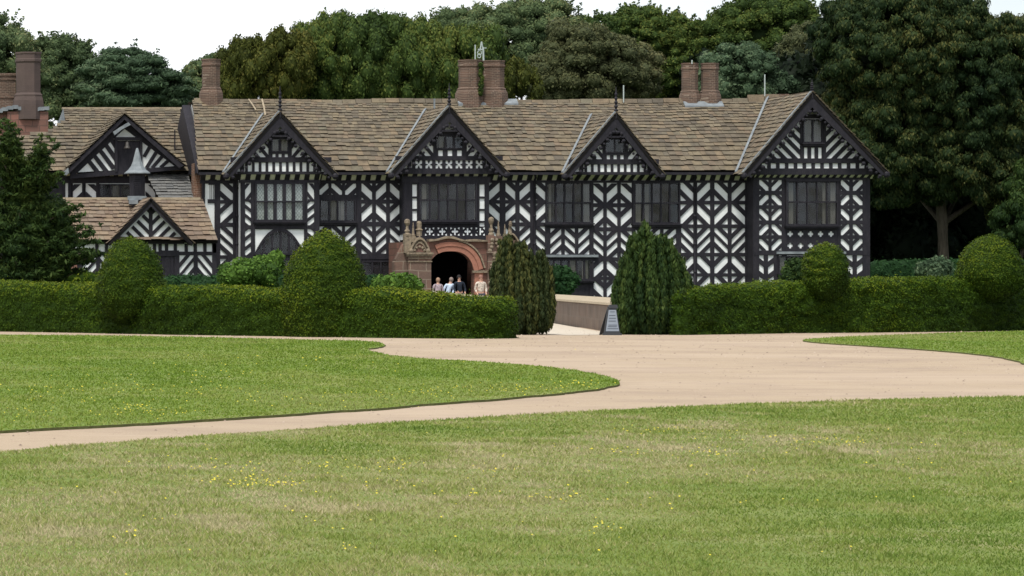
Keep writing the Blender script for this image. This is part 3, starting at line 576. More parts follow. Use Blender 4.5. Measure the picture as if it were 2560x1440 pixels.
# ---- windows
def window(x0, y0, x1, y1, Y, nl, trans=(), name='window', label=None, pale=False, curt=(), sill=True, fw=4, mw=4, parent=house, proud=.1, glassm=None):
    f = MB(); Yf = Y-proud
    f.bar(x0, y0, x0+fw, y1, Yf, .02, .16); f.bar(x1-fw, y0, x1, y1, Yf, .02, .16); f.bar(x0+fw, y0, x1-fw, y0+fw*.8, Yf, .015, .16); f.bar(x0+fw, y1-fw*.8, x1-fw, y1, Yf, .015, .16)
    for i in range(1, nl):
        c = x0+fw+(x1-x0-2*fw)*i/nl; f.bar(c-mw/2, y0+fw*.8, c+mw/2, y1-fw*.8, Yf, .01, .1)
    for t in trans: f.bar(x0+fw, t-2, x1-fw, t+2, Yf, .03, .1)
    o = f.build(name, TIMBER, parent)
    if label: o['label'] = label
    p = MB(); tys = [y0+fw*.8]+list(trans)+[y1-fw*.8]; w_ = (x1-x0-2*fw)/nl
    for i in range(nl):
        for j in range(len(tys)-1):
            a, b = x0+fw+w_*i, x0+fw+w_*(i+1); t1, t2 = random.uniform(-.015, .015), random.uniform(-.018, .018)
            A = [at(a, tys[j+1], Yf), at(b, tys[j+1], Yf), at(b, tys[j], Yf), at(a, tys[j], Yf)]; ys = [.05+t1+t2, .05-t1+t2, .05-t1-t2, .05+t1-t2]
            n = len(p.v); p.v += [(q[0], Yf+yo, q[2]) for q, yo in zip(A, ys)]; p.face([n, n+1, n+2, n+3])
    p.build('pane', glassm or (GLASS_P if pale else GLASS), o)
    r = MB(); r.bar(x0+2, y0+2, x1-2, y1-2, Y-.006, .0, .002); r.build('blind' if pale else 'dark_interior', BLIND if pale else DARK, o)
    if curt:
        for a, b in curt: 
            c = MB(); n = 9; y_ = Y-.010
            for k in range(n): c.v += [(X_(a+(b-a)*k/(n-1), y_), y_-.008*(k % 2), Z_(y1-3, y_)), (X_(a+(b-a)*k/(n-1), y_), y_-.008*(k % 2), Z_(y0+3, y_))]
            for k in range(n-1): c.face([2*k, 2*k+2, 2*k+3, 2*k+1])
            c.build('curtain', CURTAIN, o)
    if sill:
        s = MB(); s.bar(x0-3, y1, x1+3, y1+3.5, Yf, .16, .1); s.bar(x0-1, y1+3.5, x1+1, y1+8, Yf, .09, .1); s.build('window_sill', TIMBER, o)
    return o
window(798, 499, 890, 554, YW, 4, curt=((828,850),(851,860)))
window(1364, 456, 1482, 558, YW, 5, (507,), curt=((1372,1378),(1455,1478)))
window(1582, 456, 1701, 559, YW, 5, (508,), curt=((1588,1602),(1612,1622)))
window(1362, 648, 1484, 700, YW, 6, (), curt=((1425,1440),(1455,1470)))
hb = MB(); hb.bar(1361, 637, 1493, 643, YW, .22, 0); hb.build('hood_mould', LEAD, house)
window(905, 652, 1000, 700, YW, 4, sill=False)
# ---- gables
def gable(apex, fl, fr_, Yg, Yv, Yb, content, roofm=None, name='gable', label=None, bw=27, finial=True, lead=True, carve=True, seed=3, parent=house, fasc=None):
    """plaster triangle in plane Yg, bargeboards in plane Yv, little roof back to Yb"""
    ax, ay = apex; g_ = MB(); g_.pp([(ax, ay+8), (fl[0]+14, fl[1]), (fr_[0]-14, fr_[1])], Yg, 0, .12); o = g_.build(name, PLASTER, parent)
    if label: o['label'] = label
    t = MB(); content(t); t.build('timber_frame', TIMBER, o)
    b = MB(); 
    for ft, sg in ((fl, -1), (fr_, 1)):
        dx, dy = ft[0]-ax, ft[1]-ay; L_ = math.hypot(dx, dy); nx, ny = -dy/L_*sg, dx/L_*sg      # inward normal
        if ny < 0: nx, ny = -nx, -ny
        k = bw
        top = (ax, ay+k*1.35); b.pp([(ax, ay), (ax, ay+k*1.9), (ft[0]-sg*9+nx*k*.0, ft[1]+2), (ft[0]+sg*2, ft[1]-7)] if False else [(ax, ay), top, (ft[0]+nx*k*.72, ft[1]+ny*k*.3), (ft[0]+nx*4, ft[1]+6), ft], Yv, .05+.002*sg, .03)
        if carve:
            m_ = int(L_/13)
            for i in range(3, m_+1):
                s = i/(m_+.5); q = (ax+dx*s+nx*k*1.0, ay+dy*s+ny*k*1.0)
                if i >= m_-1: q = (ax+dx*s+nx*k*.7, ay+dy*s+ny*k*.7)
                b.ball(at(q[0], q[1], Yv-.01), .065+.03*(i % 2), seg=7, rings=4)
                if i % 4 == 1: b.ball(at(q[0]+nx*5, q[1]+ny*5, Yv-.01), .05, seg=6, rings=4)
            b.ball(at(ft[0]-sg*2, ft[1]+4, Yv), .16, seg=8, rings=5)
    if carve == 1:
        for s in (-1, 1): b.ball(at(ax+s*14, ay+bw*1.9, Yv), .10); b.ball(at(ax+s*7, ay+bw*1.75, Yv), .08)
        b.bar(ax-20, ay+bw*1.9+6, ax+20, ay+bw*1.9+10, Yv, .05, .05)
    b.build('bargeboard', TIMBER, o)
    # roof slopes
    A = Vector(at(ax, ay, Yv)); r = MB()
    for ft, sg in ((fl, -1), (fr_, 1)):
        B = Vector(at(ft[0], ft[1], Yv)); V_ = (A-B); L_ = V_.length; U_ = Vector((0, 1, 0)); O = B+Vector((0, -.08, .03))
        N = U_.cross(V_.normalized()); 
        dep = Yb-Yv
        slates(r, O, U_, V_, L_, lambda v: 0, lambda v: dep, c0=.36, c1=.20, seed=seed, wmin=.35, wmax=.7); plane_under(r, O, U_, V_, L_, lambda v: 0, lambda v: dep, n=1)
        if lead and sg < 0:   # lead along the verge, and in the valley on the side one sees
            n1 = V_.normalized(); N = N if N.z > 0 else -N
            q = [O+N*.06, O+V_+N*.06, O+V_+N*.06+U_*.13, O+N*.06+U_*.13]; r.hexa([x-N*.05 for x in q]+[x+N*.03 for x in q], .5, 2)
    if lead:
        B = Vector(at(*fl, Yv)); zf = main_z(YE); n_ = 10; pa = []
        for i in range(n_+1):
            s = i/n_; p = B+(A-B)*s; yv = YE+(p.z-ze)/(zr-ze)*(YR-YE); pa.append(Vector((p.x, yv, p.z)))
        for i in range(n_):
            a, c = pa[i], pa[i+1]; wv = .08; q = [a+Vector((-wv, -.08, .16)), a+Vector((wv*.5, -.11, .22)), c+Vector((wv*.5, -.11, .22)), c+Vector((-wv, -.08, .16))]
            r.hexa([x-Vector((0, 0, .06)) for x in q]+q, .5, 2)
    r.build('gable_roof', [roofm or SLATE, UNDER, LEAD], o)
    if finial:
        f = MB(); c = at(ax, ay, Yv); z = c[2]-.25; H = finial*Yv/F; pr = [(.09, z), (.09, z+.3)]
        for i in range(5): zz = z+.3+(H-.1)*i/6; pr += [(.05, zz), (.10-.008*i, zz+H*.05), (.10-.008*i, zz+H*.08), (.045, zz+H*.12)]
        pr += [(.04, z+H*.93), (.012, z+H+.25)]; f.lathe(pr, c[0], Yv, 8); f.build('finial', TIMBER, o)
    return o
def tri_clip(poly, apex, fl, fr_, k):
    ax, ay = apex; o = []
    p = clip_line(poly, (ax, ay+k), (fr_[0], fr_[1]+k)); return clip_line(p, (fl[0], fl[1]+k), (ax, ay+k)) if len(p) > 2 else []
def small_panels(t, x0, x1, y0, y1, n, Y, w=.62):     # black studs between n white panels
    p = (x1-x0)/n
    for i in range(n+1): c = x0+p*i; t.bar(c-p*(1-w)/2, y0-1, c+p*(1-w)/2, y1+1, Y, .05, .005)
def rakes(t, x0, x1, y0, y1, Y, sgn, step, bw, clip, m=1.15):     # sloping braces in a triangular field
    k = -40
    while k < 40:
        o = k*step; xa, xb = x0, x1; f = lambda x: (y0+y1)/2-sgn*(x-(x0+x1)/2)*m+o
        p = clip_cell([(xa, f(xa)), (xb, f(xb)), (xb, f(xb)+bw), (xa, f(xa)+bw)], y0, y1)
        if len(p) > 2: p = clip(p)
        if len(p) > 2: t.pp(p, Y, .045, .005)
        k += 1
def std_gable(ax, apex, fl, fr_, Yg, win, pan, colr, npan, quatre=False, ctr=None):
    def c(t):
        wx0, wy0, wx1, wy1 = win; px0, py0, px1, py1 = pan
        t.bar(fl[0]+12, colr[0], fr_[0]-12, colr[1], Yg, .09, .005); t.bar(fl[0]+12, py1, fr_[0]-12, fl[1], Yg, .10, .005)
        if quatre:
            n = npan; p = (px1-px0)/n
            for i in range(n+1): cc = px0+p*i; t.bar(cc-4, py0-1, cc+4, py1+1, Yg, .052, .005)
            for i in range(n):
                cc = px0+p*(i+.5); cy = (py0+py1)/2; h = (py1-py0)/2; w2 = p/2-3
                for s1, s2 in ((0, 1), (0, -1), (1, 0), (-1, 0)): t.pp([(cc+s1*w2*1.02-s2*0-(3.4 if s2 else 0), cy+s2*h*1.05-(3.4 if s1 else 0)), (cc+s1*w2*1.02+(3.4 if s2 else 0), cy+s2*h*1.05+(3.4 if s1 else 0)), (cc+s1*2.2, cy+s2*2.2)], Yg, .05, .005)
        else: small_panels(t, px0, px1, py0, py1, npan, Yg)
        t.bar(px0-16, py0-1, px0-6, py1+1, Yg, .05, .005); t.bar(px1+6, py0-1, px1+16, py1+1, Yg, .05, .005)
        # window panel framing
        t.bar(wx0-6, wy0-14, wx0, colr[0], Yg, .07, .005); t.bar(wx1, wy0-14, wx1+6, colr[0], Yg, .07, .005); t.bar(wx0, wy1, wx1, wy1+6, Yg, .08, .005); t.bar(wx0, wy0-16, wx1, wy0, Yg, .08, .005)
        n = 3; small_panels(t, wx0, wx1, wy1+6, colr[0], n, Yg, .5)
        cl = lambda p: tri_clip(p, (ax, apex[1]), fl, fr_, 20)
        rakes(t, fl[0]+10, wx0-6, wy0-20, colr[0], Yg, -1, 30, 13, cl, 1.2); rakes(t, wx1+6, fr_[0]-10, wy0-20, colr[0], Yg, 1, 30, 13, cl, 1.2)
    return c
# gable 1 (over the left bay)
YB1 = 159.3
G1 = gable((700,281), (564,436), (840,436), 159.0, 158.6, 163.4, std_gable(700, (700,281), (564,436), (840,436), 159.0, (677,346,723,379), (616,407,786,429), (393,406), 10), finial=66, label='leftmost of the four main gables', seed=4)
window(677, 346, 723, 380, 159.0, 2, sill=False, fw=3, mw=4, label='small two light window in the gable', curt=((682,696),(704,718)))
coving(588, 800, 436, 450, 159.3, 24.5, proj=.32)
# gable 2 (over the entrance bay)
YB2 = 159.2
G2 = gable((1123,268), (976,435), (1268,433), 158.9, 158.5, 163.2, std_gable(1123, (1123,268), (976,435), (1268,433), 158.9, (1089,341,1160,370), (1034,402,1210,421), (390,401), 7, quatre=True), finial=60, label='second gable from the left, over the stone entrance', seed=8)
window(1089, 338, 1160, 372, 158.9, 3, sill=False, fw=3, mw=5, label='three light gable window', curt=((1098,1108),))
coving(1006, 1222, 428, 442, 159.2, 23.5, proj=.32)
# gable 3
G3 = gable((1540,283), (1410,437), (1658,436), 159.2, 158.9, 163.0, std_gable(1540, (1540,283), (1410,437), (1658,436), 159.2, (1512,349,1563,382), (1464,412,1612,430), (398,411), 9), finial=66, label='third gable from the left, above a plain wall', seed=9)
window(1512, 346, 1563, 382, 159.2, 2, sill=False, fw=3, mw=3, label='plain shuttered gable window')
coving(1412, 1655, 436, 450, YW, 22.5, proj=.75)
# ---- left bay
b1 = MB(); b1.bar(601, 438, 798, 790, YB1, 0, .7); B1 = b1.build('bay', PLASTER, house); B1['label'] = 'two storey bay under the leftmost gable'
t = MB()
rail(t, 597, 800, 450, 457, YB1, .09); post(t, 601, 612, 450, 790, YB1); post(t, 785, 798, 450, 790, YB1); post(t, 627, 637, 450, 790, YB1); post(t, 760, 768, 450, 790, YB1)
t.pp([(598,457),(601,457),(601,790),(598,790)], YB1+.35, .1, .05)
for (a, b, s) in ((612,627,1),(769,785,-1)):
    cell(t, a, 459, b, 500, s, 2, YB1, bands=[(-26,-14),(10,22),(34,50)], m=1.3)
    cell(t, a, 503, b, 563, -s, 2, YB1, bands=[(-40,-30),(-17,-7),(6,15),(28,38)], m=.8)
    cell(t, a, 573, b, 638, s, 2, YB1, bands=[(-42,-32),(-18,-8),(6,16),(30,40)], m=.8)
    rail(t, a, b, 498, 504, YB1); rail(t, a, b, 563, 573, YB1); rail(t, a, b, 638, 648, YB1)
    cell(t, a, 650, b, 780, s, 2, YB1, bands=[(-60,-45),(-30,-18),(0,12),(28,42)], m=.8)
rail(t, 637, 760, 561, 573, YB1, .08); rail(t, 637, 760, 634, 790, YB1, .05)
# arched head of the lower window
arc = [(640+60*(1-math.cos(a)), 634-64*math.sin(a)**.85) for a in [i*math.pi/2/8 for i in range(9)]]
L_ = [(640, 636)]; 
def archy(x, x0, x1, ya, yb):      # four-centred arch: height at x
    u = abs((x-(x0+x1)/2)/((x1-x0)/2)); return yb-(yb-ya)*(1-u**2.1) if u < 1 else yb
xs = [637+123*i/20 for i in range(21)]
for i in range(20):
    a, b = xs[i], xs[i+1]; ya, yb_ = archy(a, 636, 761, 570, 634), archy(b, 636, 761, 570, 634)
    t.pp([(a, ya), (b, yb_), (b, min(634, yb_+9)), (a, min(634, ya+9))], YB1, .10, .005)
t.build('timber_frame', TIMBER, B1)
bw_ = MB()
pl = [(640, 633)]+[(x, archy(x, 636, 761, 570, 634)+6) for x in [642+113*i/16 for i in range(17)] if archy(x, 636, 761, 570, 634)+6 < 633]+[(757, 633)]
bw_.pp(pl, YB1, .012, -.004); bwo = bw_.build('arched_window', DARK, house); bwo['label'] = 'dark window under a pointed arch'
gp = MB(); P_ = [(X_(a, YB1), YB1-.03, Z_(b, YB1)) for a, b in pl]; gp.v = P_; gp.face(list(range(len(P_)))); gp.build('pane', GLASS, bwo)
mu = MB(); 
for c in (659, 680, 701, 722, 741): mu.bar(c-2.5, archy(c, 636, 761, 570, 634)+5, c+2.5, 634, YB1, .07, -.03)
mu.bar(634, 633, 764, 637, YB1, .16, 0); mu.build('mullion', TIMBER, bwo)
window(640, 646, 757, 700, YB1, 5, sill=False)
window(637, 456, 762, 553, YB1, 5, (504,), pale=True, label='wide ten light window with pale blinds', fw=5, mw=8, proud=.14)
# ---- entrance bay (upper floor, over the porch)
b2 = MB(); b2.bar(1008, 438, 1222, 600, YB2, 0, .8); B2 = b2.build('bay', PLASTER, house); B2['label'] = 'upper bay above the stone entrance'
t = MB(); rail(t, 1004, 1226, 441, 457, YB2, .10); post(t, 1008, 1030, 457, 600, YB2); post(t, 1042, 1048, 457, 600, YB2); post(t, 1193, 1198, 457, 600, YB2); post(t, 1211, 1222, 457, 600, YB2)
for y in (456, 491, 522, 552):
    for a, b in ((1030, 1042), (1198, 1211)): t.bar(a, y, b, y+5, YB2, .065, .005)
rail(t, 1042, 1198, 552, 566, YB2, .075); rail(t, 1042, 1222, 592, 602, YB2, .075); rail(t, 1030, 1043, 557, 602, YB2, .06)
for i in range(6):
    c = 1058+31.6*i-16; t.bar(c-4, 566, c+4, 592, YB2, .06, .005)
t.bar(1042, 566, 1222, 592, YB2, .05, .005)
t.build('timber_frame', TIMBER, B2)
for i in range(5):   # white painted quatrefoils between the black posts
    qf = MB(); c = 1074+31.6*i; cy = 579; qf.bar(c-1.8, cy-8.5, c+1.8, cy+8.5, YB2-.05, .012, 0)
    for k in (-1, 1):
        qf.pp([(c+k*2, cy-2), (c+k*5.5, cy-2.8), (c+k*8.5, cy), (c+k*5.5, cy+2.8), (c+k*2, cy+2)], YB2-.05, .014, 0)
        for q in (-1, 1): qf.pp([(c+k*6.5, cy+q*9), (c+k*11, cy+q*5), (c+k*11.5, cy+q*10.5)], YB2-.05, .014, 0)
    qf.build('quatrefoil', PLASTER, B2)
window(1048, 457, 1193, 552, YB2, 6, (500,), label='wide window above the entrance', fw=4, mw=4, proud=.14, curt=((1055,1066),(1186,1189)))
# ---- right wing
YF = 159.0
w4 = MB(); w4.bar(1884, 436, 2172, 790, YF, 0, .3); xl, xr = X_(1884, YF), X_(2172, YF); w4.box(xl, xl+.3, YF+.3, 169, -.2, Z_(436, YF)); w4.box(xr-.3, xr, YF+.3, 169, -.2, Z_(436, YF))
W4 = w4.build('wing_wall', PLASTER, house)
t = MB(); t.box(xl-.04, xl-.001, YF, YW-.07, -.2, Z_(436, YF)-.1)
post(t, 1882, 1897, 440, 790, YF); post(t, 2156, 2174, 440, 790, YF); rail(t, 1884, 2172, 438, 450, YF, .09)
R5 = [(451,477,2),(487,513,2),(522,551,2),(561,588,2),(597,625,2)]; BB = [(-19,-8.5),(8.5,19)]
grid(t, [(1897,1921),(1928,1954)], R5, [[-1,1],[1,-1],[-1,1],[1,-1],[-1,1]], YF, bands=BB, m=1.0)
grid(t, [(2101,2123),(2131,2156)], R5, [[-1,1],[1,-1],[-1,1],[1,-1],[-1,1]], YF, bands=BB, m=1.0)
post(t, 1954, 1966, 445, 640, YF); post(t, 2093, 2101, 445, 640, YF); rail(t, 1884, 2172, 626, 638, YF, .08)
for a, b, s in ((1897,1909,-1),(1919,1934,1),(2115,2131,-1),(2141,2156,1)): cell(t, a, 640, b, 790, s, 2, YF, bands=[(-66,-52),(-34,-20),(-2,12),(30,44),(58,72)], m=.75)
post(t, 1909, 1919, 636, 790, YF); post(t, 2131, 2141, 636, 790, YF); post(t, 1934, 1946, 636, 790, YF); post(t, 2100, 2115, 636, 790, YF); rail(t, 1946, 2100, 688, 790, YF, .05)
# plank panel under the big window pierced by crosses: built as strips round the openings
def cross_panel(t, x0, x1, y0, y1, cs, cy, Y, r=7, a=2.6):
    t.bar(x0, y0, x1, cy-r, Y, .05, .005); t.bar(x0, cy+r, x1, y1, Y, .05, .005); xs = [x0]
    for c in cs:
        t.bar(xs[-1], cy-r, c-r, cy+r, Y, .05, .005)
        for sx in (-1, 1):
            for sy in (-1, 1): t.pp([(c+sx*a, cy+sy*r), (c+sx*r, cy+sy*r), (c+sx*r, cy+sy*a), (c+sx*(a+.6), cy+sy*(a+.6))], Y, .05, .005)
        xs.append(c+r)
    t.bar(xs[-1], cy-r, x1, cy+r, Y, .05, .005)
CS = [1975,2001,2026,2051,2077]; cross_panel(t, 1966, 2093, 571, 600, CS, 585, YF); cross_panel(t, 1966, 2093, 600, 626, CS, 614, YF)
t.build('timber_frame', TIMBER, W4)
window(1965, 453, 2096, 563, YF, 5, (505,), label='large five light window with curtains drawn back', fw=4, mw=3, proud=.16, curt=((1972,1983),(2056,2068),(2076,2088)))
hb = MB(); hb.bar(1961, 449, 2099, 454, YF, .22, 0); hb.build('hood_mould', TIMBER, house)
window(1946, 640, 2100, 684, YF, 7, (), curt=((1950,1962),(1982,1998)), fw=3, mw=3); hb = MB(); hb.bar(1939, 629, 2112, 635, YF, .2, 0); hb.build('hood_mould', LEAD, house)
def g4c(t):
    Y = 158.7; t.bar(1885, 396, 2190, 408, Y, .09, .005); t.bar(1870, 421, 2210, 437, Y, .10, .005)
    small_panels(t, 1900, 2165, 408, 421, 12, Y, .62); t.bar(1880, 407, 1895, 422, Y, .05, .005)
    t.bar(2000, 296, 2007, 396, Y, .075, .005); t.bar(2057, 296, 2064, 396, Y, .075, .005); t.bar(2000, 286, 2064, 296, Y, .08, .005); t.bar(2000, 357, 2064, 369, Y, .08, .005)
    small_panels(t, 2005, 2058, 369, 396, 3, Y, .5)
    cl = lambda p: tri_clip(p, (2030, 232), (1860, 435), (2213, 435), 20)
    rakes(t, 1875, 2000, 280, 396, Y, -1, 27, 14, cl, 1.02); rakes(t, 2064, 2205, 280, 396, Y, 1, 27, 14, cl, 1.02)
    t.bar(2024, 238, 2036, 280, Y-.15, .2, .16)
G4 = gable((2030,232), (1858,435), (2218,432), 158.7, 158.1, 168.5, g4c, bw=27, finial=34, carve=2, label='large gable of the right hand wing', seed=12, lead=True)
window(2007, 298, 2057, 357, 158.7, 2, label='tall two light window in the right hand gable', fw=3, mw=4, curt=((2012,2030),(2034,2054)))
coving(1884, 2180, 436, 447, YF, 17.5, proj=.3, w=.45, lean=4)
# ---- chimneys
def stack(mb, px0, px1, y0, y1, Y, seg=8, base=1.25, m=0, capn=3, d=1.0):
    c = X_((px0+px1)/2, Y); r = (px1-px0)/2*Y/F*1.03; z0, z1 = Z_(y1, Y), Z_(y0, Y); H = z1-z0
    pr = [(r*base, z0-.6), (r*base, z0+H*.04), (r*base*.97, z0+H*.12), (r*1.08, z0+H*.19), (r*1.10, z0+H*.22), (r*.95, z0+H*.26), (r*.95, z1-H*.20), (r*1.03, z1-H*.17), (r*1.03, z1-H*.13), (r*.97, z1-H*.12), (r*.98, z1-H*.04), (r*1.03, z1-H*.03), (r*1.03, z1), (r*.7, z1), (r*.65, z1-.3)]
    mb.lathe(pr, c, Y, seg, .5, m, rot=math.pi/seg)
def chimney(label, stacks, Y, lead=None, m=BRICK):
    c = None
    for i, s in enumerate(stacks):
        mb = MB(); stack(mb, *s, Y); 
        if c is None: c = mb.build('chimney', m, house); c['label'] = label
        else: mb.build('stack', m, c)
    if lead:      # lead dressed down the slope in front of the stacks
        l = MB(); a, b, y0, y1 = lead; x0, x1 = X_(a, Y), X_(b, Y); ya, yb_ = (164.12, 164.46) if a < 1500 else (163.95, 164.28)
        l.hexa([(x0, ya, main_z(ya)-.05), (x1, ya, main_z(ya)-.05), (x1, yb_, main_z(yb_)-.05), (x0, yb_, main_z(yb_)-.05), (x0, ya, main_z(ya)+.12), (x1, ya, main_z(ya)+.12), (x1, yb_, main_z(yb_)+.12), (x0, yb_, main_z(yb_)+.12)]); l.build('lead_flashing', LEAD, c)
    return c
chimney('slim round brick chimney at the left end of the main roof', [(504,551,148,243)], 164.6)
CH3 = chimney('pair of octagonal brick chimney stacks above the entrance gable', [(1146,1203,150,243),(1204,1261,152,243)], 164.6, (1141,1290,246,253))
iv = [(np.array([at(1203+random.uniform(-3,3), y, 163.95)]), np.array([.10])) for y in range(160, 240, 4)]
foliage_obj('ivy', [clump_cloud(np.array([p[0] for p, _ in iv]), np.array([.09 for _ in iv]), 600, .07)], LF['yewmid'], CH3)
chimney('pair of round brick chimney stacks towards the right of the main roof', [(1704,1745,158,250),(1753,1796,158,250)], 164.6, (1703,1800,256,263))
cb_ = MB(); cb_.bar(1905, 236, 1968, 252, 166, .3, .3); o = cb_.build('chimney', BRICK, house); o['label'] = 'stub of a low brick chimney behind the ridge'
# aerials
a = MB(); a.tube([at(1208, 118, 164.6), at(1209, 155, 164.6)], .045, 6); a.tube([at(1204,104,164.6), at(1201,122,164.6)], .03, 5); a.tube([at(1204,104,164.6), at(1207,122,164.6)], .03, 5); a.bar(1195, 122, 1208, 125, 164.6, .03, .03)
for q in ((1199,132,5,5.5),(1198,140,4,5)):
    pts = [(q[0]+q[2]*math.cos(k*math.pi/5), q[1]+q[3]*math.sin(k*math.pi/5)) for k in range(11)]; a.tube([at(*p, 164.6) for p in pts], .025, 4)
a.bar(1207, 119, 1216, 121, 164.6, .02, .02); o = a.build('aerial', METAL, CH3); o['label'] = 'television aerial on the chimney'
for px, y0, y1 in ((1188,112,150),(1559,213,256),(1912,186,240),(1730,150,160),(437,325,378)):
    a = MB(); a.tube([at(px, y1, 164.2), at(px, y0, 164.2)], .03, 6); a.build('lightning_rod', METAL if px != 437 else TIMBER, house)
# ---- left range (set back)
YL = 163.0; zle = Z_(428, YL-.5); YLR = 168.0; zlr = Z_(272, YLR); sll = math.hypot(YLR-YL+.5, zlr-zle); Vl = Vector((0, YLR-YL+.5, zlr-zle)).normalized()
def lL(v):
    k = v/sll
    if k < .52: return X_(8, 163.5)
    if k < .62: return X_(8, 163.5)+(X_(118, 165.5)-X_(8, 163.5))*(k-.52)/.10
    return X_(118, 166)+(X_(158, YLR)-X_(118, 166))*min(1, (k-.62)/.2)
def lex(mb):
    mb.box(X_(155, YLR), X_(478, YLR), YLR-.1, YLR+.12, zlr-.02, zlr+.07, .5, 3)
    mb.pp([(153,286),(158,272),(163,310),(158,314),(140,318)], 167.0, .1, .1, .5, 2)
roof_part('roof', (0, YL-.5, zle), (1, 0, 0), Vl, sll, lL, lambda v: 24.0+.3*v/sll, seed=21, label='lower stone roof of the left range', extra=lex, c0=.46, c1=.22)
lw = MB(); lw.box(X_(-20, YL), X_(484, YL), YL, YL+.3, -.2, zle); lw.build('wall', PLASTER, house)['label'] = 'timber framed wall of the left range'
t = MB()
rail(t, -20, 484, 441, 458, YL, .07); rail(t, -20, 484, 494, 505, YL); rail(t, 100, 158, 458, 494, YL, .04)
for a, b in ((158,163),(178,182),(170,180),(240,248),(388,400)): post(t, a, b, 440, 500, YL)
rail(t, -20, 158, 505, 790, YL, .05)
grid(t, [(144,160)], [(463,494,2)], [[-1]], YL); grid(t, [(182,209),(211,240)], [(461,494,2)], [[1,-1]], YL); grid(t, [(364,388)], [(463,494,2)], [[-1]], YL)
post(t, 205, 214, 458, 500, YL); t.build('timber_frame', TIMBER, house)
window(247, 460, 330, 495, YL, 3, sill=False, curt=((281,300),))
coving(108, 484, 431, 441, YL, 22, proj=.3)
# gable of the left range
YG = 162.3; apx, fL_, fR_ = (311,287), (160,432), (458,414)
g_ = MB(); g_.pp([(311,300), (172,432), (452,416)], YG, 0, .1); GL = g_.build('gable', PLASTER, house); GL['label'] = 'wide gable with a bell at the left'
t = MB(); t.pp([(175,436),(452,414),(458,424),(175,447)], YG, .12, .01); t.pp([(286,352),(352,352),(352,420),(286,428)], YG, .03, .005); t.bar(287, 345, 293, 430, YG, .16, .0); t.bar(349, 340, 355, 425, YG, .16, 0); t.bar(286, 343, 356, 351, YG, .18, 0)
for (x0, y0, x1, y1, w_) in ((258,362,286,398,9),(243,375,280,420,9),(229,389,262,428,9),(215,402,240,430,9),(273,350,286,366,9)): t.pp([(x0,y0),(x0+w_,y0-5),(x1+w_,y1-2),(x1,y1+5)], YG, .05, .005)
for (x0, y0, x1, y1, w_) in ((372,362,356,392,8),(388,376,362,420,8),(402,388,376,420,8),(416,400,398,418,8)): t.pp([(x0,y0),(x0+w_,y0+4),(x1+w_,y1+2),(x1,y1-2)], YG, .05, .005)
for s, (fx, fy) in ((-1, (172,436)), (1, (455,416))):
    t.pp([(311,298), (fx, fy-3), (fx-s*14, fy+3), (311,322)], YG, .06+.003*s, .005)
t.build('timber_frame', TIMBER, GL)
b = MB(); Yv = 161.8
b.pp([(311,288),(160,432),(170,436),(311,299)], Yv, .05, .03); b.pp([(311,288),(311,299),(448,420),(460,414)], Yv, .053, .03)
for i in range(4):
    s = (i+.5)/4; q = (311-140*s-8, 300+126*s); b.pp([(q[0]-3,q[1]-4),(q[0]+5,q[1]-8),(q[0]+9,q[1]+2),(q[0]+1,q[1]+7)], Yv+.2, .2, .2)
b.build('bargeboard', TIMBER, GL)
A = Vector(at(311,286,Yv)); r = MB()
for ft in ((158,433), (462,416)):
    B = Vector(at(*ft, Yv)); V_ = A-B; dep = 5.5; slates(r, B+Vector((0,-.1,.03)), (0,1,0), V_, V_.length, lambda v: 0, lambda v: dep, c0=.36, c1=.22, seed=31, wmin=.3, wmax=.6); plane_under(r, B, (0,1,0), V_, V_.length, lambda v: 0, lambda v: dep, n=1)
for c0_, c1_ in (((168,424),(152,436)), ((330,300),(316,322)), ):
    pass
r.pp([(152,436),(170,420),(172,432),(166,438)], Yv-.15, .1, .05, .5, 2)
r.pp([(282,330),(300,318),(320,306),(326,312),(304,324),(286,338)], Yv-.1, .12, .1, .5, 2)
r.build('gable_roof', [SLATE, UNDER, LEAD], GL)
be = MB(); c = at(318, 366, YG-.35); R_ = .17; z = c[2]
be.lathe([(.01,z+.22),(R_*.5,z+.2),(R_*.6,z+.05),(R_*.75,z-.02),(R_,z-.08),(R_*.98,z-.10),(R_*.7,z-.10)], c[0], c[1], 12); be.tube([(c[0],c[1],z+.2),(c[0],c[1],Z_(351,YG))], .025, 5); be.build('bell', BRONZE, house, smooth=True)
# left big chimney
lc = MB(); Yc = 167.5; lc.bar(16, 280, 118, 350, Yc, .5, .8); LC = lc.build('chimney', REDSTONE, house); LC['label'] = 'massive chimney on a red sandstone base at the far left'
l = MB()
for i in range(11):
    x = -22+i*12.9; yy = 276+5*math.cos(i*.9)*(1 if i < 6 else .3)-2*(i > 3); l.bar(x, yy-5, x+12.95, yy+4, Yc, .62, .9)
l.build('lead_flashing', LEAD, LC)
s = MB(); stack(s, 38, 103, 131, 268, Yc, 8, base=1.2); s.build('stack', brick_mat('dark_render', (.115,.085,.075), (.10,.075,.068), (.115,.085,.075), 1.0, var=(.07,.055,.05)), LC)
s = MB(); s.bar(-30, 190, 37, 275, Yc+1, .4, .4); s.bar(-30, 184, 39, 190, Yc+1, .46, .45); s.bar(-30, 197, 38, 201, Yc+1, .45, .45); s.bar(-30, 240, 39, 246, Yc+1, .45, .45); s.build('stack', BRICK, LC)
s = MB(); s.bar(-30, 279, 15, 350, Yc+.3, .5, .8); s.build('base', REDSTONE, LC)
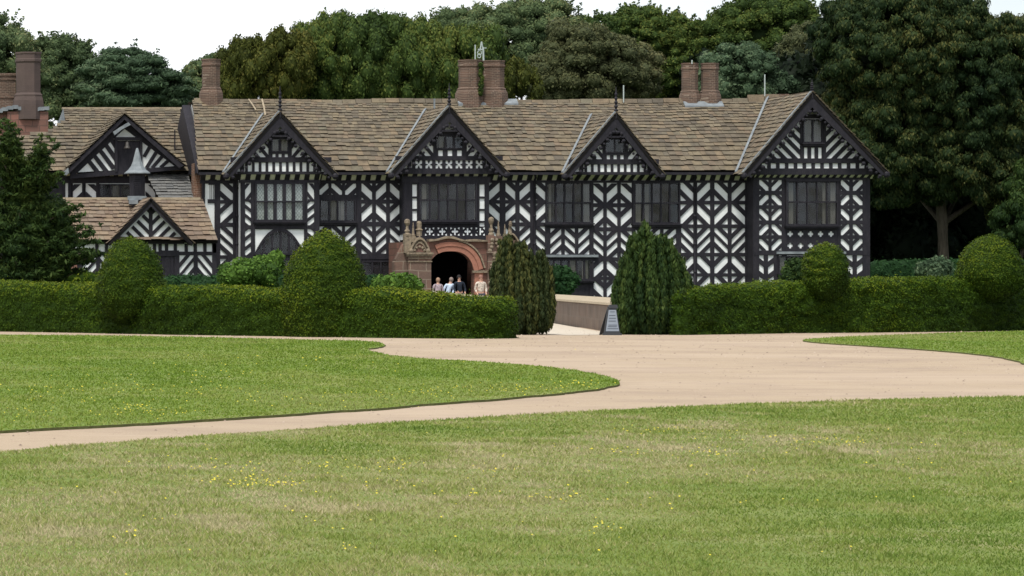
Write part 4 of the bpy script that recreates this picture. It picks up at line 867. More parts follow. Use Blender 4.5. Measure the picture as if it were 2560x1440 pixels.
# ---- grey lean-to roof, brick breast
zA, zB = Z_(496, 160.6), Z_(436, 162.8)
roof_part('lean_to_roof', (0, 160.6, zA), (1,0,0), Vector((0, 2.2, zB-zA)), math.hypot(2.2, zB-zA), lambda v: X_(398,160.6)-.12*v, lambda v: X_(484,161), m=SLATE_GREY, seed=41, c0=.32, c1=.25)
cb2 = MB(); cb2.bar(497, 410, 522, 512, 160.4, .0, .8, 0, 0); cb2.box(X_(485,160.4), X_(497,160.4), 160.5, 161.2, 2, Z_(408,160.4)); cb2.build('chimney_breast', BRICK_L, house)['label'] = 'narrow brick stack in the angle beside the left end wall'
st = MB(); st.bar(521, 462, 540, 800, YW+.02, .01, .3); st.build('wall', PLASTER, house)['label'] = 'narrow return wall beside the brick stack'
t = MB()
for c in (524, 528.5, 533): t.bar(c, 462, c+1.6, 498, YW+.02, .03, 0)
t.bar(519, 498, 541, 508, YW, .05, 0); t.bar(521, 440, 541, 462, YW, .05, 0); t.build('timber_frame', TIMBER, house)
# ---- front left service block with little gable
YP = 157.0; zpe = Z_(601, YP-.4); YPR = 160.0; zpr = Z_(499, YPR); slp = math.hypot(YPR-YP+.4, zpr-zpe)
def pex(mb):
    mb.box(X_(155,YPR), X_(500,YPR), YPR-.12, YPR+.15, zpr-.02, zpr+.10, .3, 3)
    q = [(X_(156,YP), YP-.3, zpe), (X_(500,YPR), YPR, zpr)]
    mb.v += [(X_(156,YP), YPR, zpr-.1), (X_(505,YPR), YPR, zpr-.1), (X_(505,YPR), YPR+2.8, zpe+.3), (X_(156,YP), YPR+2.8, zpe+.3)]; n = len(mb.v); mb.face([n-4,n-3,n-2,n-1], .4, 0)
roof_part('roof', (0, YP-.4, zpe), (1,0,0), Vector((0, YPR-YP+.4, zpr-zpe)), slp, lambda v: X_(162+12*v/slp,YP), lambda v: X_(541-9*v/slp,YP), m=SLATE_RED, seed=51, c0=.46, c1=.30, label='low reddish stone roof of the front left block', extra=pex)
pw = MB(); pw.box(X_(150,YP), X_(541,YP), YP, YP+.3, -.2, zpe-.02); pw.box(X_(150,YP), X_(150,YP)+.3, YP+.3, YPR+2.5, -.2, zpe); pw.build('wall', PLASTER, house)['label'] = 'low front wall of the left block'
t = MB(); rail(t, 205, 541, 601, 609, YP, .08); rail(t, 150, 400, 629, 638, YP); rail(t, 447, 541, 629, 638, YP); rail(t, 396, 447, 626, 640, YP, .1)
for a in (238, 262, 286, 310, 334, 358, 382, 396, 412, 434, 461, 484, 508, 532): post(t, a, a+8, 606, 632, YP)
post(t, 530, 541, 601, 790, YP); post(t, 190, 206, 632, 790, YP); post(t, 436, 448, 638, 790, YP, .08); post(t, 392, 402, 638, 790, YP, .08)
grid(t, [(206,240),(250,284),(294,326),(334,366)], [(638,700,3)], [[1,-1,1,-1]], YP, m=1.1); grid(t, [(448,484),(494,530)], [(638,700,3)], [[1,-1]], YP, m=1.2); rail(t, 190, 541, 700, 790, YP, .05)
t.build('timber_frame', TIMBER, house)
d = MB(); d.bar(402, 640, 436, 775, YP, .03, 0); 
for k in range(4): d.bar(404+8*k, 644, 409+8*k, 772, YP, .045, 0)
DO = d.build('door', TIMBER, house); DO['label'] = 'dark plank door in the low front block'; h = MB(); h.ball(at(431,712,YP-.08), .04); h.build('handle', METAL, DO)
rw = MB(); rw.bar(168, 657, 192, 700, YP-.2, .1, .2); rw.build('buttress', REDSTONE, house)
def pgc(t):
    Y = 156.8; t.bar(372, 505, 381, 602, Y, .06, .005); t.bar(300, 601, 460, 610, Y, .08, .005)
    cl = lambda p: tri_clip(p, (377, 503), (277,610), (477,610), 14); rakes(t, 290, 372, 520, 602, Y, -1, 27, 12, cl, 1.0); rakes(t, 381, 470, 520, 602, Y, 1, 27, 12, cl, 1.0)
gable((377,497), (271,609), (482,609), 156.8, 156.4, 159.7, pgc, roofm=SLATE_RED, bw=14, finial=None, lead=False, carve=False, label='small low gable above the front left block', seed=61)
l = MB(); 
for s, fx in ((-1,271),(1,482)): l.pp([(377,495),(fx-s*0,611),(fx-s*6,611),(377,501)], 156.35, .03, .03)
l.build('verge_board', TIMBER, house)
# lead topped ventilator cupola
cu = MB(); Yq = 159.6; c = X_(343, Yq); zb, zt = Z_(432, Yq), Z_(370, Yq); r0 = 33*Yq/F
cu.lathe([(r0, zb-.04), (r0, zb), (r0*.72, zb+.13), (r0*.50, zb+.30), (r0*.36, zb+.50), (r0*.25, zb+.75), (r0*.17, zb+.95), (r0*.09, zt-.03), (.02, zt)], c, Yq, 8, .5, 1, rot=math.pi/8)
zc = Z_(498, Yq); rb = 20*Yq/F; cu.lathe([(rb*1.15, zc-.4), (rb*1.15, zc+.12), (rb, zc+.14), (rb, zb-.15), (rb*1.2, zb-.04)], c, Yq, 8, .5, 0, rot=math.pi/8)
CU = cu.build('cupola', [TIMBER, LEAD], house); CU['label'] = 'little ventilator with a bell shaped lead roof'
lf_ = MB(); lf_.bar(320, 490, 366, 500, Yq-.55, .05, .2); lf_.bar(323, 500, 345, 510, Yq-.75, .05, .2); lf_.build('lead_flashing', LEAD, CU)
lv = MB(); 
for k in range(8): lv.bar(333, 446+k*5, 353, 448.5+k*5, Yq-rb*.93-.01, .03, .02)
lv.build('louvre', TIMBER, CU)
# ---- stone entrance porch
YPO = 155.5     # front plane of the porch
po = MB()
OX0, OX1, SPR, APX = 1077, 1184, 679, 628        # opening
def oy(x):
    u = min(1, abs((x-1127)/(57 if x > 1127 else 57))); return SPR-(SPR-APX)*((1-u**2.6)**.55)
outline = lambda x: 604-(8*math.exp(-((x-1120)/26)**2))
xs = [1070+i*5 for i in range(32)]          # wall above and around the arch, as columns of masonry
for i in range(len(xs)-1):
    a, b = xs[i], xs[i+1]; m_ = (a+b)/2
    ya, yb_ = (oy(a) if OX0 <= a <= OX1 else 800), (oy(b) if OX0 <= b <= OX1 else 800)
    if OX0-3 <= m_ <= OX1+2: ya = oy(max(OX0, min(OX1, a))); yb_ = oy(max(OX0, min(OX1, b)))
    po.pp([(a, outline(a)), (b, outline(b)), (b, yb_), (a, ya)], YPO, 0, .55)
po.bar(1184, 660, 1240, 800, YPO+.01, 0, .5)
xL, xR = X_(1022, YPO), X_(1242, YPO)
po.box(xR-.35, xR, YPO+.6, YW-.1, -.2, Z_(604, YPO)); po.box(xL, xL+.3, YPO+.6, YW-.1, -.2, Z_(604, YPO))
PO = po.build('porch', REDSTONE, house); PO['label'] = 'red sandstone entrance porch with carved pinnacles'
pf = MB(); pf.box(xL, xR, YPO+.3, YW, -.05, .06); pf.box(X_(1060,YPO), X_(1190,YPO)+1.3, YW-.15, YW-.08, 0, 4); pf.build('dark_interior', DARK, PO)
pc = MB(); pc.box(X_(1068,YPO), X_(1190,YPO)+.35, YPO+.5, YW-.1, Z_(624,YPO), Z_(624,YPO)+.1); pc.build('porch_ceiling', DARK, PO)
# arch ring: voussoirs, and hood mould
ring = MB(); 
pts = [(OX0-1+(OX1-OX0+2)*i/22, 0) for i in range(23)]; inn = [(x, oy(max(OX0, min(OX1, x)))) for x, _ in pts]
def outw(p, k):   # outward from a centre below the arch
    dx, dy = p[0]-1127, p[1]-700; l_ = math.hypot(dx, dy); return (p[0]+dx/l_*k, p[1]+dy/l_*k)
for i in range(4, 22):
    a, b = inn[i], inn[i+1]; ring.pp([a, b, outw(b, 12.5), outw((a[0]+.35, a[1]), 12.5)], YPO, .06, -.001, .5); 
    a2, b2 = outw(a, 12.8), outw(b, 12.8); ring.pp([a2, b2, outw(b, 23), outw(a, 23)], YPO, .10, -.001, .5)
ring.bar(1186, 679, 1207, 800, YPO, .05, 0)
RI = ring.build('arch', ARCHST, PO)
hm = MB()
for i in range(13, 22): a, b = inn[i], inn[i+1]; hm.pp([outw(a, 25), outw(b, 25), outw(b, 29), outw(a, 29)], YPO, .16, 0)
xs2 = [1070+i*6 for i in range(26)]
for a in xs2: hm.pp([(a, outline(a)-5+1.2*math.sin(a*.11)), (a+6.05, outline(a+6)-5+1.2*math.sin((a+6)*.11)), (a+6.05, outline(a+6)), (a, outline(a))], YPO, .22, .3)
hm.bar(1181, 676, 1217, 682, YPO, .16, .1); hm.build('hood_mould', CARVED, PO)
# left pier with entablature and shell niche, angled buttress wall
pr = MB(); pr.bar(1022, 640, 1078, 800, YPO-.3, 0, .7); pr.box(X_(988,YPO), X_(1024,YPO), YPO-.05, YPO+.6, -.2, Z_(648,YPO))
pr.pp([(992,648),(986,655),(986,800),(992,800)], YPO, .02, .5); pr.pp([(990,648),(1024,648),(1024,600),(1008,612)], YPO, .0, .45)
pr.build('pier', ASHLAR, PO)['label'] = 'weathered left hand pier'
cv = MB(); Yc2 = YPO-.3
cv.bar(1016, 631, 1082, 636, Yc2, .18, .7); cv.bar(1019, 636, 1080, 641, Yc2, .10, .7); cv.bar(1021, 644, 1079, 647, Yc2, .06, .0); cv.bar(1020, 652, 1080, 655, Yc2, .05, 0)
sh = [(1022+54*i/10, 631-38*math.sin(math.pi*i/10)**.8) for i in range(11)]; cv.pp([(1022,631)]+sh[1:-1]+[(1076,631)], Yc2, 0, .5)
for i in range(10): 
    a, b = sh[i], sh[i+1]; f_ = lambda p, k: (1049+(p[0]-1049)*k, 631+(p[1]-631)*k); cv.pp([a, b, f_(b,.86), f_(a,.86)], Yc2, .12, 0); cv.pp([f_(a,.70), f_(b,.70), f_(b,.60), f_(a,.60)], Yc2, .07, 0)
for k in range(5): an = math.pi*(k+.5)/5; cv.ball(at(1049+math.cos(an)*13, 630-math.sin(an)*13, Yc2-.02), .07)
cv.ball(at(1028, 627, Yc2-.1), .11); cv.ball(at(1070, 627, Yc2-.1), .11)
cv.bar(1012, 584, 1028, 632, Yc2, .0, .4); cv.bar(1028, 590, 1040, 605, Yc2, -.02, .3); cv.build('carved_pediment', CARVED, PO)
NI = MB(); NI.pp([(1034,630)]+[(1049+15*math.cos(math.pi*(1-i/8)), 629-20*math.sin(math.pi*i/8)) for i in range(9)]+[(1064,630)], Yc2, .015, 0); NI.build('niche', REDSTONE, PO)
def pinnacle(px, ytop, ybot, w_, Y, shape=0):
    m_ = MB(); c = X_(px, Y); r = w_/2*Y/F; z0, z1 = Z_(ybot, Y), Z_(ytop, Y); H = z1-z0
    if shape == 0: prf = [(r*1.05,z0),(r*1.05,z0+H*.12),(r*.7,z0+H*.18),(r*.95,z0+H*.3),(r*.5,z0+H*.42),(r*.42,z0+H*.6),(r*.75,z0+H*.68),(r*1.0,z0+H*.78),(r*.95,z0+H*.93),(r*.5,z1),(.01,z1+.02)]
    elif shape == 1: prf = [(r,z0),(r,z0+H*.15),(r*.6,z0+H*.2),(r*.55,z0+H*.3),(r*.25,z0+H*.8),(.01,z1)]
    else: prf = [(r*.8,z0),(r*.85,z0+H*.35),(r*1.15,z0+H*.42),(r*.7,z0+H*.5),(r*.75,z0+H*.9),(r*.5,z1),(.01,z1+.01)]
    m_.lathe(prf, c, Y, 8); return m_.build('pinnacle', CARVED, PO, smooth=False)
pinnacle(1018, 548, 590, 15, YPO-.2); pinnacle(1033, 555, 592, 11, YPO+.1, 1); pinnacle(1048, 553, 590, 17, YPO-.1, 2); pinnacle(1049, 586, 596, 10, YPO-.2, 1)
pinnacle(1228, 543, 590, 14, YPO); pinnacle(1246, 551, 592, 13, YPO+.2, 1); pinnacle(1262, 560, 592, 10, YPO+.2, 1); pinnacle(1275, 553, 600, 22, YPO+.4, 1); pinnacle(1276, 553, 566, 10, YPO+.3, 2)
rp = MB(); rp.bar(1220, 588, 1236, 800, YPO-.25, 0, .4); rp.bar(1236, 590, 1256, 800, YPO-.1, 0, .4); rp.bar(1256, 600, 1296, 800, YPO, 0, .5)
rp.bar(1217, 628, 1240, 633, YPO-.25, .1, .1); rp.build('pier', ASHLAR, PO)['label'] = 'weathered right hand pier behind the yew'
cr_ = MB()
for i in range(10):
    a, b = (1258+40*i/10, 604-22*math.sin(math.pi*i/10)), (1258+40*(i+1)/10, 604-22*math.sin(math.pi*(i+1)/10)); cr_.pp([a, b, (b[0]*.8+1278*.2, b[1]*.8+604*.2), (a[0]*.8+1278*.2, a[1]*.8+604*.2)], YPO, .1, .4)
for k in range(14): cr_.ball(at(1222+random.uniform(0,14), 600+k*9, YPO-.28), random.uniform(.06,.11))
for k in range(6): cr_.ball(at(1238+random.uniform(0,14), 600+k*9, YPO-.14), random.uniform(.06,.10))
cr_.build('carved_work', CARVED, PO)
# ================================================================== BRIDGE
def lx(Y): return X_(1510, 103.9)+(Y-103.9)*.1735
pv = MB(); q = [gnd(1342,834)[:2], gnd(1420,838.5)[:2], gnd(1545,836.5)[:2]]; pv.v = [(q[0][0],q[0][1],.006),(q[1][0],q[1][1],.006),(q[2][0],q[2][1],.006),(lx(155)+.0,155,.006),(lx(155)-2.6,155,.006),(lx(104)-2.8,104,.006)]
pv.face([0,1,2,3,4,5]); tag(pv.build('path', PAVING), kind='structure')
PARA = brick_mat('brown_parapet_stone', (.17,.125,.10), (.13,.105,.088), (.16,.13,.11), 1.0, .9, .40, var=(.26,.21,.175))
def parapet(name, off, Y0, Y1, label):
    b = MB(); N_ = 14
    for i in range(N_):
        a, c = Y0+(Y1-Y0)*i/N_, Y0+(Y1-Y0)*(i+1)/N_; xa, xc = lx(a)+off, lx(c)+off; b.hexa([(xa,a,-.1),(xa+.45,a,-.1),(xc+.45,c,-.1),(xc,c,-.1),(xa,a,.80),(xa+.45,a,.80),(xc+.45,c,.80),(xc,c,.80)])
    root = b.build(name, PARA, org=(lx(Y0)+off, Y0, 0)); tag(root, label, 'wall', 'bridge parapets'); k = MB(); y = Y0-.1
    while y < Y1:
        l_ = random.uniform(.8, 1.3); a, c = y, y+l_-.02; xa, xc = lx(a)+off-.06, lx(c)+off-.06; k.hexa([(xa,a,.802),(xa+.57,a,.802),(xc+.57,c,.802),(xc,c,.802),(xa+.02,a,.87),(xa+.50,a,1.0),(xc+.50,c,1.0),(xc+.02,c,.87)], random.random()); y += l_
    k.build('coping', COPING, root); return root
parapet('bridge_parapet', 0, 98.5, 154.8, 'low stone parapet wall running from the sign back to the entrance')
parapet('bridge_parapet', -3.3, 104, 154.8, 'stone parapet on the left side of the bridge behind the hedge')
sp = MB(); Ys = 150; c = X_(1385,Ys); z = Z_(721,Ys); sp.lathe([(.16,0),(.16,z-.22),(.2,z-.2),(.2,z-.14),(.08,z-.12)], c, Ys, 10); sp.ball((c,Ys,z), .14, seg=12, rings=8)
tag(sp.build('stone_post', COPING, org=(c,Ys,0), smooth=True), 'small pale ball topped stone post behind the parapet', 'post')
# A-board sign
YS = gy(838); sg = empty('sandwich_board', (X_(1530,YS), YS, 0), 'dark framed pavement sign with pale notice beside the parapet', 'sign')
SFR = mat('dark_painted_frame', (.03,.032,.036), .5, .4); SPN = mat('pale_notice', (.24,.275,.32), .6, .3, var=(.19,.22,.27), scale=8, amt=.5); INK = mat('dark_ink', (.05,.06,.08), .7, .2)
def tiltbox(mb, x0, x1, y0, y1, fr, bk, tw=0):      # a slab leaning back: y in photo pixels, top set back
    T = lambda x, y, o: (X_(x,YS), YS+(838-y)*.0022+o, Z_(y,YS)); n = tw
    mb.hexa([T(x0,y1,-fr),T(x1,y1,-fr),T(x1,y1,bk),T(x0,y1,bk),T(x0+n,y0,-fr),T(x1-n*.5,y0,-fr),T(x1-n*.5,y0,bk),T(x0+n,y0,bk)])
f = MB(); tiltbox(f, 1509, 1551, 768, 838, .0, .03, 14); tiltbox(f, 1507, 1554, 833, 838, .03, .05, 0); tiltbox(f, 1525, 1548, 762, 771, .02, .05, 2); f.hexa([(X_(1510,YS),YS+.5,0),(X_(1551,YS),YS+.5,0),(X_(1551,YS),YS+.53,0),(X_(1510,YS),YS+.53,0),(X_(1524,YS),YS+.19,.80),(X_(1545,YS),YS+.19,.80),(X_(1545,YS),YS+.22,.80),(X_(1524,YS),YS+.22,.80)]); f.build('frame', SFR, sg)
f = MB(); tiltbox(f, 1515, 1548, 775, 828, .008, -.002, 10); f.build('notice', SPN, sg)
for y, a, b in ((779,1528,1540),(788,1525,1541),(795,1524,1542),(802,1523,1541),(812,1522,1544),(816,1521,1543),(821,1519,1546)): 
    f = MB(); tiltbox(f, a, b, y, y+1.5, .012, -.009, 0); f.build('text_line', INK, sg)
# ================================================================== HEDGES AND TOPIARY
def loft_surface(path, prof_fn, closed_end=True):
    pass
def hedge(name, pts, lf, label, thick=1.5, dens=800, size=.045, group=None, rnd=.25, bias=.0, gold=None):
    """pts: (x, y, height) along the front foot of the hedge; grows back by thick"""
    P = np.array(pts, float); seg = np.linalg.norm(np.diff(P[:, :2], axis=0), axis=1); S_ = np.r_[0, np.cumsum(seg)]; Lt = S_[-1]; ns = int(Lt/.12)+2
    s = np.linspace(0, Lt, ns); fx = np.interp(s, S_, P[:, 0]); fy = np.interp(s, S_, P[:, 1]); fh = np.interp(s, S_, P[:, 2])
    # cross-section: up the front, over the top, down the back
    nf, ntp = 14, 8; sec = [(-.02*0+.0+.10*(k/nf)**2, (k/nf)*(1-rnd*.0)) for k in range(nf)]
    sec += [(.10+(thick-.20)*k/ntp, 1.0) for k in range(ntp+1)]; sec += [(thick, 1-(k+1)/6) for k in range(6)]; sec = np.array(sec)
    end = np.minimum(1, np.minimum(s, Lt-s)/.55); en = np.sqrt(np.clip(1-(1-end)**2, 0, 1))
    G = np.zeros((ns, len(sec), 3))
    for j, (d, h) in enumerate(sec):
        dd = thick/2+(d-thick/2)*(.35+.65*en); hh = fh*h*(.82+.18*en)
        corner = math.exp(-((1-h)/.08)**2)*(1 if d < .2 or d > thick-.15 else 0)
        G[:, j, 0] = fx; G[:, j, 1] = fy+dd+corner*.08*(1 if d < thick/2 else -1); G[:, j, 2] = hh-corner*.05
    F_ = G.reshape(-1, 3); n1 = vnoise(F_, 1.1)-.5; n2 = vnoise(F_*np.array([1, 1, 2.2]), 3.5)-.5; 
    F_[:, 1] -= n1*.28+n2*.20+(vnoise(F_*np.array([1, 1, 3.]), 7)-.5)*.10; F_[:, 2] += (vnoise(F_+9, .5)-.5)*.16*(F_[:, 2] > .3)+(vnoise(F_+4, 3)-.5)*.11*(F_[:, 2] > .3); F_[:, 2] = np.maximum(F_[:, 2], -.05)
    nj = len(sec); q = []
    ii = np.arange(ns-1)[:, None]*nj+np.arange(nj-1)[None]; Q = np.stack([ii, ii+nj, ii+nj+1, ii+1], -1).reshape(-1, 4)
    A, B, C, D = (F_[Q[:, k]] for k in range(4)); nr = np.cross(B-A, D-A); ar = np.linalg.norm(nr, axis=1); nr /= np.maximum(1e-9, ar)[:, None]
    cnt = RNG.poisson(ar*dens*np.where(nr[:, 1] > .3, .2, 1.0)); k = np.repeat(np.arange(len(Q)), cnt); u, v = RNG.random(len(k))[:, None], RNG.random(len(k))[:, None]
    Pt = A[k]*(1-u)*(1-v)+B[k]*u*(1-v)+C[k]*u*v+D[k]*(1-u)*v; nn = nr[k]; flip = np.sign(nn[:, 1]*-(Pt[:, 1]-np.interp(Pt[:, 0], fx, fy)-thick/2)+1e-3)
    cc = np.c_[Pt[:, 0], np.interp(Pt[:, 0], fx, fy)+thick/2, np.full(len(Pt), .5)]; od = Pt-cc; sgn = np.sign(np.sum(nn*od, axis=1)); nn = nn*sgn[:, None]
    Pt = Pt+nn*(RNG.random(len(Pt))**2*.09+(RNG.random(len(Pt)) < .012)*RNG.random(len(Pt))*.16)[:, None]; N = nn+RNG.normal(size=nn.shape)*.55+np.array([0, 0, .25])
    sz = size*(.6+.8*RNG.random(len(Pt))); V, Q2 = leaf_quads(Pt, N, sz*.75, sz*.38, .0)
    low = vnoise(Pt+20, .45); fine = vnoise(Pt*np.array([1, 1, 2.5]), 4.0); topb = np.clip((Pt[:, 2]/np.interp(Pt[:, 0], fx, fh)-.55)/.45, 0, 1)  # topb: paler new growth, plus light on the hedge top painted into the tint
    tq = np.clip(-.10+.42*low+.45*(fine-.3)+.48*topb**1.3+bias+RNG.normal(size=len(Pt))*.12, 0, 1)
    if gold: 
        for gx, gw, ga in gold: tq = np.clip(tq+ga*np.exp(-((Pt[:, 0]-gx)/gw)**2), 0, 1)
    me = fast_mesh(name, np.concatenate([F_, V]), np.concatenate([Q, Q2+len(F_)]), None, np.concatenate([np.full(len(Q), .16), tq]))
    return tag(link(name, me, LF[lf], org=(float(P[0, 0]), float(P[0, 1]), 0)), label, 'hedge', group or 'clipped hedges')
def hp(px, pb, pt):
    x, y, _ = gnd(px, pb); return (x, y, EYE+(HY-pt)/F*y-.09)
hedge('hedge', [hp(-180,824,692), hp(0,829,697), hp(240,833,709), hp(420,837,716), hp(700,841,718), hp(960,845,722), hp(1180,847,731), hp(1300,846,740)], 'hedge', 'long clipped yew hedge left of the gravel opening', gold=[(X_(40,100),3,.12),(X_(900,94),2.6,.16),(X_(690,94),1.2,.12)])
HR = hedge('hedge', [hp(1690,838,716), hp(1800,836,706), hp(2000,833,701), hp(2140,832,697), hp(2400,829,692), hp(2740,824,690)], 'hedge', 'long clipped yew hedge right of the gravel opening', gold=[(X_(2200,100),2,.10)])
LF['dead'] = foliage_mat('dead_brown_twigs', [(.05,.035,.02),(.11,.075,.04),(.19,.13,.075)])
C_ = []
for k in range(46):
    u = random.random(); px_ = 1885+70*u+random.gauss(0, 9); py_ = 722+62*u+random.gauss(0, 10); Yh = gy(832.6)+.02-.0*u; C_.append((X_(px_, Yh), Yh+.06, Z_(py_, Yh)))
foliage_obj('dead_patch', [clump_cloud(np.array(C_), np.full(len(C_), .10), 300, .045, flat=(1,1,.7), aspect=3.5, core=.3)], LF['dead'], HR)
def topiary(px, Y, prof, label, seg=64, size=.045, dens=850, bias=0, lf='topiary'):
    """prof: (photo y, half width px)"""
    c = X_(px, Y); z = [Z_(a, Y) for a, _ in prof]; r = [b*Y/F for _, b in prof]; ys = np.linspace(z[-1], z[0], 40); rs = np.interp(ys, z[::-1], r[::-1])
    k = np.exp(-np.linspace(-2, 2, 5)**2); k /= k.sum(); rp_ = np.r_[rs[0], rs[0], rs, 0, 0]; rs = np.maximum(.01, np.convolve(rp_, k, 'valid')[:40]); rs[-1] = .01
    th = np.linspace(0, 2*math.pi, seg, endpoint=False); G = np.zeros((40, seg, 3)); G[..., 0] = c+rs[:, None]*np.cos(th); G[..., 1] = Y+rs[:, None]*np.sin(th); G[..., 2] = ys[:, None]
    F_ = G.reshape(-1, 3); d = F_-np.array([c, Y, 0]); d[:, 2] = 0; d /= np.maximum(1e-6, np.linalg.norm(d, axis=1, keepdims=True))
    F_ += d*((vnoise(F_, 1.6)-.5)*.16+(vnoise(F_*np.array([1,1,2]), 4)-.5)*.10)[:, None]
    ii = np.arange(39)[:, None]*seg; jj = np.arange(seg)[None]; Q = np.stack([ii+jj, ii+(jj+1) % seg, ii+seg+(jj+1) % seg, ii+seg+jj], -1).reshape(-1, 4)
    A, B, C, D = (F_[Q[:, k]] for k in range(4)); nr = np.cross(B-A, D-A); ar = np.linalg.norm(nr, axis=1); nr /= np.maximum(1e-9, ar)[:, None]
    cnt = RNG.poisson(ar*dens); k = np.repeat(np.arange(len(Q)), cnt); u, v = RNG.random(len(k))[:, None], RNG.random(len(k))[:, None]
    Pt = A[k]*(1-u)*(1-v)+B[k]*u*(1-v)+C[k]*u*v+D[k]*(1-u)*v; nn = nr[k]; Pt = Pt+nn*(RNG.random(len(Pt))**2*.09+(RNG.random(len(Pt)) < .012)*RNG.random(len(Pt))*.14)[:, None]; N = nn+RNG.normal(size=nn.shape)*.5+np.array([0, 0, .2])
    sz = size*(.6+.8*RNG.random(len(Pt))); V, Q2 = leaf_quads(Pt, N, sz*.75, sz*.38, .2)
    tq = np.clip(.12+.35*vnoise(Pt+7, .9)+.4*(vnoise(Pt*np.array([1,1,2.2]), 4)-.3)+.30*np.clip(nn[:, 2], -1, 1)-.14*nn[:, 0]+bias+RNG.normal(size=len(Pt))*.12, 0, 1)  # light on the top and left side is painted into the leaf tint
    me = fast_mesh('topiary', np.concatenate([F_, V]), np.concatenate([Q, Q2+len(F_)]), None, np.concatenate([np.full(len(Q), .16), tq])); root = empty('topiary', (c, Y, 0), label, 'topiary', 'clipped yew topiary along the hedges')
    link('crown', me, LF[lf], root); tb = MB(); tb.tube([(c, Y+.85, 0), (c+.03, Y+.75, z[-1]*.5+.1), (c, Y+.3, z[-1]+.3)], [.11, .09, .08], 8); tb.build('trunk', BARK, root); return root
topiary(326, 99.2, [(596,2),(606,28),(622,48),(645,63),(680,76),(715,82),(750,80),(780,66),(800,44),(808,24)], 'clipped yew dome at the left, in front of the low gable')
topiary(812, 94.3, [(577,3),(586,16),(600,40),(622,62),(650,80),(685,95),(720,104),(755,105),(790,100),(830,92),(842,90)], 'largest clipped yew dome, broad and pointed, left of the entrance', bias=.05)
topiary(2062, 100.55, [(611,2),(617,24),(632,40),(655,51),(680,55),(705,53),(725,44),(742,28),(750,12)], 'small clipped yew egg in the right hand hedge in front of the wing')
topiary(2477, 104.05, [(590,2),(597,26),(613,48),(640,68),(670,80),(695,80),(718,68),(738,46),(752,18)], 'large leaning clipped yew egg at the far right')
# loose shaggy yews either side of the opening
def shaggy(px, Y, lobes, label, lf='yew', trunk=(0, 10)):
    root = empty('yew_bush', (X_(px, Y), Y, 0), label, 'yew bush', 'yew bushes either side of the bridge'); parts = []
    for (cx, yt, yb, hw, n) in lobes:
        for _ in range(n):
            a = random.random()*2*math.pi; rr = math.sqrt(random.random()); u = rr*math.cos(a); hb_ = hw*Y/F
            k = 1-abs(u)**2*.35-.10*random.random(); zt = Z_(yt, Y); z0 = Z_(yb, Y); top = z0+(zt-z0)*k; x = X_(cx, Y)+u*hb_; y = Y+rr*math.sin(a)*hb_*.8
            m_ = max(4, int((top-z0)/.22)); zz = np.linspace(z0+.15+random.random()*.2, top, m_); nar = 1-.75*np.clip((zz-z0)/(zt-z0)-.55, 0, 1)/.45*.5; nb = .55+.45*np.clip((zz-z0)/.6, 0, 1)
            C = np.c_[X_(cx, Y)+(x-X_(cx, Y))*nar*nb, Y+(y-Y)*nar*nb, zz]; C[:, :2] += RNG.normal(size=(m_, 2))*.02
            R = np.linspace(.15, .09, m_)*(.8+.4*random.random()); t0 = np.full(m_, random.uniform(.1, .75))
            parts.append(clump_cloud(C, R, 330, .075, flat=(.8,.8,1.5), aspect=3.0, down=.8, jit=.35, tint0=t0, core=.75))
    foliage_obj('crown', parts, LF[lf], root); tb = MB(); x0 = X_(px+trunk[0], Y)
    for k in range(4): tb.tube([(x0+.1*(k-1.5), Y+.1*(k % 2), -.02), (x0+.18*(k-1.5), Y, .5), (x0+.22*(k-1.5), Y, 1.2)], [.07, .06, .04], 6)
    tb.build('trunk', BARK, root); return root
shaggy(1310, 97.5, [(1266,590,820,36,34),(1318,640,830,40,34),(1350,632,824,34,30),(1300,612,832,58,44),(1312,690,832,70,40)], 'shaggy brownish green yew bush at the end of the left hand hedge', lf='yew', trunk=(10,10))
shaggy(1628, 97.8, [(1612,562,830,46,46),(1655,592,832,56,50),(1680,625,835,50,44),(1572,640,832,36,34),(1588,588,832,42,30),(1630,590,835,82,60),(1635,660,834,92,60)], 'tall dark shaggy yew bush right of the pavement sign', lf='yewdark')
